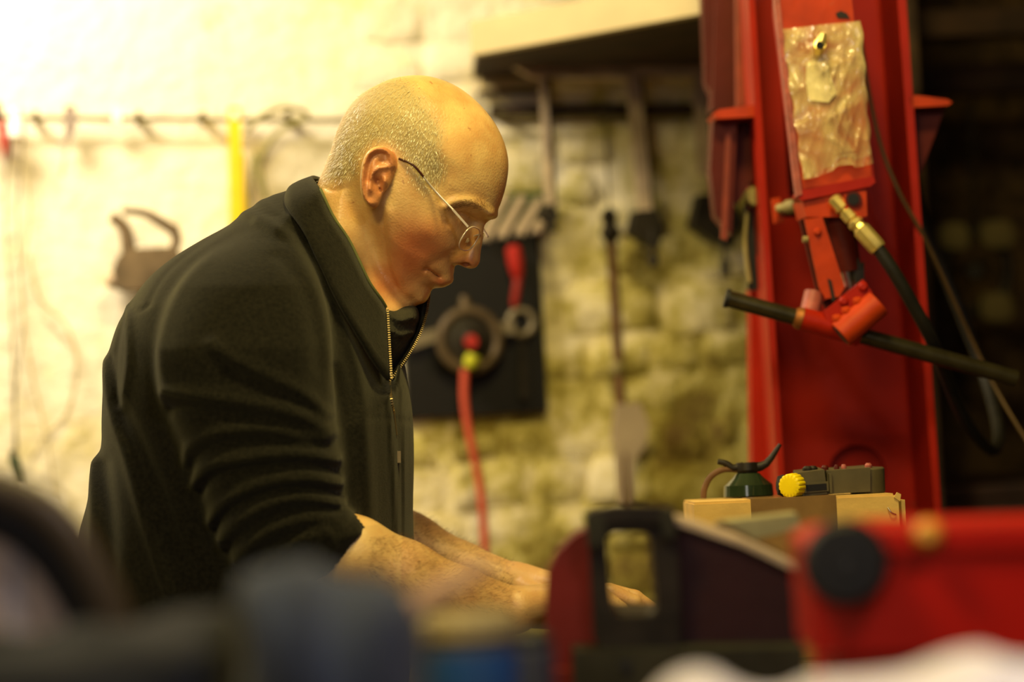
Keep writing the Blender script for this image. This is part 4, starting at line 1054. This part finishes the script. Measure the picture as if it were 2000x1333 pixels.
slab('link_plate', [(1572, 428), (1606, 424), (1650, 560), (1640, 580), (1612, 584), (1600, 560)], PD-.004, .008, REDO, pump, .002)
slab('link_plate', [(1562, 430), (1570, 426), (1606, 560), (1596, 572)], PD+.03, .008, REDD, pump, .002)
slab('bare_metal_scrape', [(1616, 544), (1624, 548), (1632, 585), (1626, 590)], PD-.006, .004, STEELD, pump, .0005)
def rivet(x, y, d, r, m=REDO): lathe('rivet', U(x, y, d), U(x, y, d-.005), [(0, r), (.5, r), (1, r*.6)], m, pump, 14)
rivet(1597, 453, PD-.004, .0045)
lathe('side_bolt', U(1568, 468, PD), U(1578, 468, PD), [(0, .004), (1, .004)], PADS, pump, 10)
lathe('cylinder', U(1635, 424, PD+.03), U(1658, 530, PD+.03), [(0, .02), (1, .015)], REDD, pump, 20)
lathe('piston', U(1652, 520, PD+.03), U(1663, 570, PD+.03), [(0, .0105), (1, .0105)], CHROME, pump, 20)
slab('ram_guard', [(1668, 522), (1676, 502), (1680, 514), (1688, 512), (1688, 560), (1672, 572)], PD+.018, .006, STEELD, pump, .0005)
slab('pivot_plate', [(1608, 610), (1686, 546), (1704, 572), (1632, 650), (1622, 640)], PD-.02, .008, RED, pump, .002)
slab('pivot_plate', [(1606, 590), (1670, 548), (1700, 562), (1632, 636)], PD+.02, .008, REDD, pump, .002)
rivet(1648, 588, PD-.02, .0055, RED); rivet(1686, 560, PD-.02, .0055, RED)
bm = BM(); a = U(1642, 655, PD-.03); b = U(1716, 592, PD-.03)
add_lathe(bm, a, b, [(0, .0165), (0, .0155), (.02, .0165), (.98, .0165), (1, .0155)], 28, True); fin('lever_socket', bm, REDO, pump, 35)
lathe('socket_bore', a-(b-a).normalized()*.0006, a+(b-a)*.02, [(0, .013), (1, .013)], BLACK, pump, 24)
for t in (.18, .42, .72): 
    c = a+(b-a)*t+(rt*-.6+up*.62).normalized()*.0165; lathe('weld_bead', c-(b-a)*.09, c+(b-a)*.09, [(0, .004), (.3, .0075), (.7, .006), (1, .003)], REDO, pump, 10)
lathe('stub_tube', U(1590, 573, PD+.01), U(1578, 624, PD+.0), [(0, .0115), (1, .0115)], EDGE, pump, 20)
HB = mat('dark_olive_bar', (72, 66, 42), .35, .7, .2, 40, .03, 100)
tube('lever_bar', [U(1420, 583, PD-.01), U(1985, 740, PD+.0)], .0098, HB, pump, 20, 1)
bm = BM(); add_tube(bm, [U(1416, 582, PD-.01), U(1424, 584, PD-.01)], .0112, 20, 1); fin('lever_tip', bm, RUBBER, pump)
tube('lever_sleeve', [U(1566, 622, PD-.008), U(1680, 655, PD-.006)], .0135, RED, pump, 20, 1)
lathe('sleeve_weld', U(1552, 619, PD-.009), U(1566, 623, PD-.009), [(0, .0102), (.5, .013), (1, .0135)], mat('bronze_weld', (150, 92, 40), .5, .5), pump, 20)
slab('worn_paint_patch', [(1632, 26), (1642, 21), (1654, 26), (1660, 36), (1636, 35)], PD-.0075, .0015, STEELD, pump, 0)

# brass fitting and hydraulic hose
hs = empty('hydraulic_hose', U(1715, 486, PD-.02), 'black hydraulic hose with brass end fitting looping down from the pump', 'hose')
a = U(1626, 386, PD-.012); b = U(1716, 487, PD-.03)
lathe('brass_fitting', a, b, [(0, .0055), (.03, .0085), (.22, .0085), (.23, .006), (.27, .006), (.28, .0085), (.42, .0085), (.43, .006), (.47, .0095), (.53, .0095), (.54, .0075), (.6, .0085), (.62, .0105), (.95, .0105), (1, .0095)], BRASS, hs, 8)
tube('hose_line', [U(1714, 484, PD-.03), U(1745, 530, PD-.03), U(1780, 590, PD-.02), U(1815, 655, PD+.0), U(1842, 720, PD+.05), U(1870, 790, PD+.1), U(1905, 850, PD+.17), U(1940, 880, PD+.28), U(1950, 840, PD+.4), U(1925, 740, PD+.5), U(1880, 620, PD+.52), U(1840, 520, PD+.52), U(1800, 420, PD+.5), U(1780, 300, PD+.46), U(1774, 200, PD+.4)], .0078, RUBBER, hs, 14, 6)
tag(tube('thin_cable', [U(1680, 60, D-.005), U(1697, 180, D-.006), U(1722, 290, D-.008), U(1758, 380, D-.01), U(1800, 455, D), U(1850, 560, D+.03), U(1905, 680, D+.06), U(1950, 770, D+.05), U(2010, 870, D+.0)], .0026, mat('brown_cable', (92, 70, 42), .5), None, 10, 6), 'thin brown cable running down the face of the press column', 'cable')

# plastic bag hung on the pump
bagm = bpy.data.materials.new('crinkled_clear_plastic'); bagm.use_nodes = True
nt = bagm.node_tree; pb = nt.nodes['Principled BSDF']
pb.inputs['Base Color'].default_value = (*lin((226, 204, 140)), 1); pb.inputs['Roughness'].default_value = .18
pb.inputs['Specular IOR Level'].default_value = .9; pb.inputs['Coat Weight'].default_value = .5
tcn = nt.nodes.new('ShaderNodeTexCoord'); nn = nt.nodes.new('ShaderNodeTexNoise'); nn.inputs['Scale'].default_value = 16; nn.inputs['Detail'].default_value = 5; nn.inputs['Distortion'].default_value = 1.2
nt.links.new(tcn.outputs['Object'], nn.inputs['Vector'])
mrn = nt.nodes.new('ShaderNodeMapRange'); mrn.inputs[1].default_value = .38; mrn.inputs[2].default_value = .62; mrn.inputs[3].default_value = .16; mrn.inputs[4].default_value = .62
nt.links.new(nn.outputs['Fac'], mrn.inputs[0]); nt.links.new(mrn.outputs[0], pb.inputs['Alpha'])
bag = empty('plastic_bag', U(1615, 350, PD-.02), 'crumpled clear plastic bag hanging on a brass nipple of the pump', 'bag')
def bag_sheet(name, q, d0, amp, seed, nx=56, ny=100, puff=.006):
    r = np.random.RandomState(seed); vs = []; wv = [(r.uniform(-1, 1)*r.uniform(8, 46), r.uniform(-1, 1)*r.uniform(6, 40), r.uniform(0, 6)) for _ in range(14)]
    for j in range(ny+1):
        for i in range(nx+1):
            u, v = i/nx, j/ny
            L_ = (np.array(q[0])*(1-v)+np.array(q[3])*v); R_ = (np.array(q[1])*(1-v)+np.array(q[2])*v); p = L_*(1-u)+R_*u
            e = min(1, 7*min(u, 1-u, v+.02, 1-v)); z = 0
            for a, b, c in wv: z += (1-abs(math.sin(a*.5*u+b*.5*v+c+1.3*math.sin(4*v+3*u+c))))**3
            diag = math.exp(-((u-.35-.45*v)/.16)**2)*(1 if .25 < v < .9 else .3)
            z = z*amp*(.35+.9*diag)/2.2+puff*e*math.sin(PI*v)**.5*.8
            k = math.sin(PI*9*v+u*5)*2*(1-e)
            vs.append(U(p[0]+k, p[1]+math.sin(9*u)*2.5*(1 if v > .95 else .2)+(-14*math.sin(PI*min(1, max(0, (u-.45)/.3))) if v > .985 else 0), d0-z))
    me = bpy.data.meshes.new(name)
    f = [(j*(nx+1)+i, j*(nx+1)+i+1, (j+1)*(nx+1)+i+1, (j+1)*(nx+1)+i) for j in range(ny) for i in range(nx)]
    me.from_pydata([tuple(v) for v in vs], [], f); me.update()
    return link(name, me, bagm, bag, 60)
bag_sheet('front_film', [(1527, 56), (1682, 40), (1703, 318), (1568, 350)], PD-.012, .0085, 3)
bag_sheet('rear_film', [(1529, 58), (1681, 42), (1700, 300), (1570, 345)], PD-.0075, .001, 9, 20, 30, .0)
slab('paper_tag', [(1576, 122), (1590, 116), (1618, 124), (1622, 150), (1634, 182), (1618, 200), (1580, 196), (1574, 160)], PD-.011, .0012, mat('cream_paper', (252, 238, 176), .6), bag, .0004)
o = empty('brass_nipple', U(1603, 100, PD-.01), 'small brass nipple poking through the top of the plastic bag', 'fitting')
lathe('stem', U(1597, 108, PD-.006), U(1601, 86, PD-.034), [(0, .006), (.5, .006), (.5, .0075), (1, .0075)], BRASS, o, 8)
lathe('tip', U(1601, 90, PD-.03), U(1609, 64, PD-.034), [(0, .0075), (.4, .0065), (1, .0035)], BRASS, o, 12)
lathe('port', U(1601, 88, PD-.0385), U(1601, 88, PD-.0365), [(0, .0042), (1, .0042)], BLACK, o, 14)

# ------------------------------------------------------------------ cardboard box and what lies on it
BD = 2.5
cb = empty('cardboard_box', U(1556, 1090, BD+.1), 'brown cardboard box with brown tape on the rear workbench', 'box')
zt = (U(1345, 985, BD).z+U(1770, 970, BD).z)/2
x0 = U(1356, 1000, BD).x; x1 = U(1756, 1000, BD).x; y0 = U(1550, 1000, BD).y; dy = .16
box('body', ((x0+x1)/2, y0+dy/2, (BZ+zt)/2), x1-x0, dy, zt-BZ, CARD, cb, .003)
box('top_flap', ((x0+x1)/2-.002, y0+dy/2+.001, zt+.001), x1-x0-.006, dy-.004, .003, CARD, cb, .001)
box('side_flap', (x1+.007, y0+dy/2+.004, (BZ+zt)/2-.002), .004, dy-.02, zt-BZ-.006, CARD, cb, .001, X=Vector((1, .06, 0)))
tx0 = U(1467, 1000, BD).x; tx1 = U(1634, 1000, BD).x
box('tape_front', ((tx0+tx1)/2, y0-.0006, (BZ+zt)/2+.001), tx1-tx0, .0012, zt-BZ+.004, TAPE, cb, .0004)
box('tape_top', ((tx0+tx1)/2, y0+dy/2, zt+.0030), tx1-tx0, dy-.004, .001, TAPE, cb, .0003)
tube('staple', [U(1734, 992, BD-.002), U(1741, 1002, BD-.004), U(1750, 1006, BD-.002)], .0009, STEEL, cb, 6, 3)
slab('torn_corner', [(1746, 972), (1752, 962), (1760, 966), (1758, 980)], BD-.001, .002, CARD, cb, .0003)
# gauge tool with yellow knob
TD = 2.53
zt2 = zt+.0040
tg = empty('torque_gauge', Vector((U(1620, 960, TD).x, U(1620, 960, TD).y, zt2)), 'dark flat tool with round yellow knob lying on the cardboard box', 'tool')
OLV = mat('dark_olive_plastic', (88, 80, 52), .5, 0, .15, 30, .02, 100)
slab('case', [(1560, 924), (1610, 918), (1616, 966), (1560, 971)], TD, .05, OLV, tg, .003)
slab('case', [(1616, 920), (1700, 914), (1700, 961), (1616, 966)], TD+.004, .05, OLV, tg, .003)
lathe('drum_end', U(1694, 963, TD+.028), U(1692, 914, TD+.028), [(0, .018), (.05, .0195), (.95, .0195), (1, .018)], OLV, tg, 24)
slab('end_cap', [(1712, 915), (1727, 915), (1727, 956), (1712, 958)], TD+.02, .03, BLACK, tg, .003)
slab('window_frame', [(1570, 945), (1618, 941), (1619, 960), (1571, 964)], TD-.002, .004, OLV, tg, .001)
slab('window', [(1574, 948), (1614, 945), (1615, 957), (1575, 960)], TD-.003, .002, BLACK, tg, .0005)
slab('rib', [(1619, 926), (1624, 926), (1626, 964), (1621, 964)], TD-.002, .01, OLV, tg, .001)
for x, m, r in ((1578, STEELD, .006), (1588, STEELD, .005), (1611, REDD, .004), (1634, REDD, .003), (1648, EDGE, .003), (1696, EDGE, .004)):
    lathe('button', U(x, 921-(x-1578)*.05, TD+.02), U(x, 911-(x-1578)*.05, TD+.02), [(0, r), (.6, r), (1, r*.6)], m, tg, 12)
# fluted knob: axis turned a little to the right of the view axis
ka = U(1541, 950, TD-.016); ax = (fwd*.82+rt*.56).normalized()
bm = BM(); x_, y_, z_ = frame_of(ka, ka+ax); n = 96; rings = []
for t, rr, fl_ in ((-.0005, .0075, 0), (0, .0118, .3), (.001, .0128, 1), (.013, .0134, 1), (.0142, .0124, .5), (.0148, .008, 0)):
    rings.append([bm.verts.new(ka+ax*t+(x_*math.cos(k*2*PI/n)+y_*math.sin(k*2*PI/n))*(rr-fl_*.0011*(max(0, math.cos(k*2*PI/n*16)))**2)) for k in range(n)])
for i in range(len(rings)-1):
    for k in range(n): bm.faces.new((rings[i][k], rings[i][(k+1) % n], rings[i+1][(k+1) % n], rings[i+1][k]))
bm.faces.new(rings[0][::-1]); bm.faces.new(rings[-1]); fin('yellow_knob', bm, YEL, tg, 40)
lathe('knob_guard', U(1516, 949, TD+.012), U(1530, 949, TD+.012), [(0, .004), (.2, .010), (1, .012)], BLACK, tg, 20)
# oil can behind
OD = 2.62
oc = empty('oil_can', U(1460, 985, OD), 'small dark green oil can with trigger behind the cardboard box', 'oil can')
GREC = mat('dark_green_enamel', (42, 56, 34), .18, .2, .2, 30, coat=.6)
zc = U(1462, 968, OD); base = Vector((zc.x, zc.y, zt+.0035))
lathe('body', base, base+Vector((0, 0, .026)), [(0, .026), (.05, .028), (.5, .027), (.8, .018), (1, .013)], GREC, oc, 28)
lathe('neck', base+Vector((0, 0, .026)), base+Vector((0, 0, .038)), [(0, .011), (.3, .013), (1, .012)], STEELD, oc, 20)
tube('spout', [base+Vector((.006, 0, .032)), U(1497, 906, OD), U(1524, 868, OD)], lambda t: .0065-.0045*t, STEELD, oc, 12, 3)
tube('trigger', [base+Vector((-.004, 0, .034)), U(1432, 915, OD), U(1418, 906, OD), U(1402, 902, OD)], lambda t: .005-.002*t, STEELD, oc, 10, 4)
tube('handle', [U(1444, 918, OD), U(1412, 918, OD), U(1388, 932, OD), U(1376, 955, OD), U(1374, 974, OD)], .0035, RUST, oc, 10, 5)

# ------------------------------------------------------------------ dark red anvil frame in front
VD = 1.78
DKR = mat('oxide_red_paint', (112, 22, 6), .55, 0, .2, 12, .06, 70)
DKR2 = mat('very_dark_red_paint', (44, 9, 6), .55, 0, .2, 12, .06, 70)  # very dark red of the side plate
vi = empty('anvil_stand', Vector((U(1230, 1300, VD).x, U(1230, 1300, VD).y, FZ)), 'dark red iron tool frame with a rounded window, on the front bench', 'vice')
BY = 1452
slab('cheek', csm([(1066, 1200), (1070, 1120), (1088, 1080), (1120, 1048), (1150, 1032)], 1)[:5]+[(1172, 1040), (1176, 1330), (1122, 1332), (1122, BY), (1068, BY)], VD, .03, DKR, vi, .003)
# steel arch with window
def arch(name, outer, inner, d, th, m, parent):
    bm = BM(); O_ = [U(*p, d) for p in outer]; I_ = [U(*p, d) for p in inner]; n = len(O_); rows = []
    for z in (0, th): rows.append(([bm.verts.new(p+fwd*z) for p in O_], [bm.verts.new(p+fwd*z) for p in I_]))
    (o0, i0), (o1, i1) = rows
    for k in range(n):
        j = (k+1) % n
        bm.faces.new((o0[k], o0[j], i0[j], i0[k])); bm.faces.new((o1[k], i1[k], i1[j], o1[j]))
        bm.faces.new((o0[k], o1[k], o1[j], o0[j])); bm.faces.new((i0[k], i0[j], i1[j], i1[k]))
    return fin(name, bm, m, parent, 35, .0015)
def rrect(x0, y0, x1, y1, r, sk=0, n=5):
    out = []
    for cx, cy, a in ((x1-r, y0+r, -90), (x1-r, y1-r, 0), (x0+r, y1-r, 90), (x0+r, y0+r, 180)):
        for i in range(n+1):
            t = math.radians(a+90*i/n); y = cy+r*math.sin(t); out.append((cx+r*math.cos(t)+sk*(y-y0), y))
    return out
arch('steel_arch', rrect(1148, 1002, 1320, 1262, 16, .05), rrect(1184, 1042, 1272, 1204, 20, .08), VD-.02, .05, STEELD, vi)
slab('corner_lug', [(1142, 1008), (1176, 1000), (1186, 1040), (1182, 1068), (1150, 1070)], VD-.03, .03, GREEN, vi, .003)
slab('corner_lug', [(1288, 994), (1318, 996), (1322, 1050), (1296, 1052)], VD-.03, .03, GREEN, vi, .003)
slab('top_bar', [(1150, 1000), (1200, 990), (1290, 990), (1316, 1000), (1312, 1022), (1152, 1024)], VD-.028, .02, STEELD, vi, .003)
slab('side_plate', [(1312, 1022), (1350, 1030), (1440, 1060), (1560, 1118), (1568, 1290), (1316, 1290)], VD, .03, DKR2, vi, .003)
bm = BM(); add_prism(bm, [U(x, y, VD-.008) for x, y in [(1310, 1010), (1350, 1022), (1450, 1056), (1566, 1110), (1566, 1124), (1450, 1068), (1350, 1034), (1310, 1022)]], fwd*.07); fin('steel_top_edge', bm, STEELP, vi, 35, .0015)
slab('sill', [(1170, 1205), (1320, 1205), (1330, 1275), (1172, 1275)], VD-.024, .09, STEELD, vi, .003)
slab('base_block', [(1120, 1272), (1570, 1266), (1570, BY), (1120, BY)], VD-.04, .14, GREEN, vi, .004)
slab('left_foot', [(1070, 1310), (1128, 1310), (1128, BY), (1068, BY)], VD-.02, .12, DKR, vi, .003)
lathe('bolt', U(1222, 1302, VD-.044), U(1222, 1302, VD-.036), [(0, .004), (1, .004)], BLACK, vi, 12)
tube('pin', [U(1228, 1000, VD-.01), U(1224, 940, VD-.01), U(1222, 885, VD-.01)], lambda t: .0032-.002*t, RUST, vi, 8, 2)
# pale bars lying behind it
o = tag(slab('pale_bar', [(1404, 1022), (1556, 1004), (1566, 1032), (1500, 1048), (1440, 1060)], 1.9, .03, mat('pale_green_grey_bar', (168, 160, 112), .5, .2), None, .003), 'pale greenish bar jutting out beside the dark red frame', 'bar')
o = tag(slab('angled_rule', [(1396, 1028), (1412, 1020), (1548, 1092), (1540, 1106)], 1.86, .02, mat('bronze_grey_rule', (120, 96, 62), .45, .5), None, .002), 'brownish bar sloping down towards the red tool', 'bar')

# red tool with a black round cap
RDP = mat('bright_red_plastic', (188, 20, 4), .4, 0, .06, 8)
rd = 1.42
rt_ = empty('red_tool_case', Vector((U(1780, 1280, rd).x, U(1780, 1280, rd).y, FZ)), 'bright red tool case with a large black round cap', 'case')
slab('body', [(1574, 1066), (1616, 1044), (1800, 1034), (2120, 1030), (2120, 1278), (1588, 1275)], rd, .08, RDP, rt_, .012)
slab('lid', [(1700, 1036), (2120, 1024), (2120, 1070), (1720, 1078)], rd-.006, .09, RDP, rt_, .008)
slab('foot', [(1640, 1270), (2120, 1268), (2120, 1558), (1640, 1560)], rd+.02, .12, RDP, rt_, .006)
lathe('black_cap', U(1652, 1100, rd-.03), U(1652, 1100, rd+.01), [(0, .022), (.15, .0255), (1, .0265)], BLACK, rt_, 36)
lathe('cap_recess', U(1652, 1100, rd-.0325), U(1652, 1100, rd-.029), [(0, .012), (1, .014)], BLACK, rt_, 24)
lathe('amber_stud', U(1812, 1044, rd-.022), U(1812, 1044, rd-.004), [(0, .004), (.4, .0085), (1, .0085)], mat('amber_stud', (240, 170, 60), .3), rt_, 18)

# white paper / cloth in the near corner
WP = mat('white_cloth', (246, 238, 244), .7, 0, .03, 8)
tag(blob('white_cloth', [(1262, 1480), (1290, 1400), (1330, 1340), (1380, 1334), (1450, 1372), (1560, 1370), (1700, 1362), (1810, 1346), (1890, 1312), (1960, 1296), (2060, 1298), (2160, 1300), (2160, 1796), (1262, 1796)], 1.06, .08, .05, WP, None, .005, [([(1400, 1350), (1480, 1400), (1600, 1420)], 20, .006), ([(1600, 1370), (1750, 1360), (1950, 1300)], 24, .008)], 4, .004), 'crumpled white cloth in the nearest bottom right corner', 'cloth')

# dark rounded case at lower left
RIM = mat('dark_brown_rim', (74, 61, 44), .4, 0, .2, 8)
GRP = mat('pinkish_grey_panel', (206, 184, 166), .6, 0, .08, 6)
cd_ = 1.30
cs = empty('round_case', Vector((U(0, 1300, cd_).x, U(0, 1300, cd_).y, FZ)), 'pinkish grey round-topped case with thick dark rim at lower left', 'case')
arc = [(-310, 1690), (-300, 1250), (-280, 1080), (-200, 985), (-90, 945), (-10, 952), (70, 985), (130, 1040), (176, 1110), (210, 1180), (228, 1250), (234, 1345), (230, 1690)]
bm = BM(); add_tube(bm, [U(x, y, cd_-.01) for x, y in arc], .0105, 14, 6); fin('outer_rim', bm, RIM, cs, 60)
arc2 = [(-280, 1680), (-270, 1260), (-250, 1110), (-190, 1030), (-90, 992), (-20, 1003), (45, 1035), (100, 1085), (144, 1150), (176, 1220), (190, 1345), (190, 1680)]
bm = BM(); add_tube(bm, [U(x, y, cd_+.0) for x, y in arc2], .0125, 14, 6); fin('inner_rim', bm, BLACK, cs, 60)
slab('panel', [(-250, 1690), (-240, 1120), (-170, 1050), (-90, 1025), (-20, 1034), (44, 1070), (98, 1120), (144, 1185), (174, 1250), (180, 1690)], cd_+.005, .05, GRP, cs, .006)
slab('panel_ridge', [(12, 1080), (42, 1085), (46, 1690), (14, 1690)], cd_+.001, .01, mat('pale_lilac_ridge', (186, 176, 176), .5), cs, .003)
# cloths at the bottom left
NAVY = mat('navy_cloth', (24, 26, 32), .95, 0, .2, 8, .1, 300, sheen=.1)
SLATE = mat('slate_blue_cloth', (54, 61, 76), .95, 0, .12, 8, .1, 300, sheen=.1)
tag(blob('dark_cloth', [(-240, 1255), (-60, 1245), (100, 1240), (250, 1226), (380, 1214), (446, 1240), (446, 1768), (-240, 1768)], 1.16, .07, .04, NAVY, None, .005, [([(-100, 1290), (150, 1285), (440, 1245)], 16, .009), ([(60, 1340), (300, 1325), (440, 1300)], 18, .008), ([(-100, 1370), (240, 1360)], 18, .006)], 8, .004), 'dark navy work cloth spread across the bottom left corner', 'cloth')
tag(blob('slate_cloth', [(452, 1180), (462, 1128), (520, 1118), (590, 1098), (630, 1108), (680, 1128), (750, 1132), (800, 1160), (820, 1230), (826, 1320), (830, 1798), (476, 1798), (470, 1300)], 1.12, .06, .05, SLATE, None, .004, [([(600, 1110), (610, 1200), (620, 1320)], 14, .008), ([(520, 1130), (545, 1220), (560, 1300)], 14, .006), ([(740, 1140), (745, 1230), (760, 1330)], 14, .008)], 5, .003), 'slate blue bundled cloth standing up at the bottom centre left', 'cloth')
# pale rod
o = empty('pale_nozzle', U(820, 1180, 1.3), 'pale pinkish rod sticking up right of the slate blue cloth', 'rod')
PNK = mat('pinkish_cream', (206, 164, 124), .5, 0, .06, 10)
tube('rod', [U(800, 1192, 1.3), U(870, 1150, 1.3), U(945, 1108, 1.3)], lambda t: .0075-.002*t, PNK, o, 14, 3)
lathe('tip', U(938, 1112, 1.3), U(952, 1103, 1.3), [(0, .0055), (.5, .0065), (1, .004)], PNK, o, 12)
tube('stem', [U(800, 1192, 1.3), U(790, 1260, 1.3), U(775, 1690, 1.3)], .006, PNK, o, 10, 3)
# blue container
BLU = mat('blue_label', (44, 92, 150), .45, 0, .2, 14)
o = empty('blue_tub', Vector((U(915, 1400, 1.38).x, U(915, 1400, 1.38).y, FZ)), 'blue and grey tub with cream lid beside the slate blue cloth', 'tub')
c0 = U(915, 1212, 1.38); cz = Vector((c0.x, c0.y, FZ))
hh = c0.z-FZ
lathe('body', cz, cz+Vector((0, 0, hh*.9)), [(0, .026), (.03, .028), (1, .028)], mat('grey_blue_tub', (84, 92, 104), .5), o, 32)
lathe('label_band', cz+Vector((0, 0, hh*.60)), cz+Vector((0, 0, hh*.86)), [(0, .0285), (1, .0285)], BLU, o, 32)
lathe('label_band', cz+Vector((0, 0, hh*.18)), cz+Vector((0, 0, hh*.36)), [(0, .0285), (1, .0285)], BLU, o, 32)
lathe('lid', cz+Vector((0, 0, hh*.92)), cz+Vector((0, 0, hh*1.03)), [(0, .0295), (.7, .0295), (1, .026)], mat('cream_lid', (170, 152, 104), .5), o, 32)
o = empty('second_tub', Vector((U(1020, 1400, 1.42).x, U(1020, 1400, 1.42).y, FZ)), 'dark grey tub left of the dark red frame, next to the blue tub', 'tub')
c0 = U(1025, 1262, 1.45); cz = Vector((c0.x, c0.y, FZ)); hh = c0.z-FZ
lathe('body', cz, cz+Vector((0, 0, hh)), [(0, .016), (.03, .018), (.97, .018), (1, .015)], mat('slate_grey_tub', (70, 72, 80), .5), o, 28)
lathe('lid', cz+Vector((0, 0, hh)), cz+Vector((0, 0, hh+.008)), [(0, .0165), (.7, .0165), (1, .013)], mat('dark_lid', (44, 46, 52), .5), o, 28)
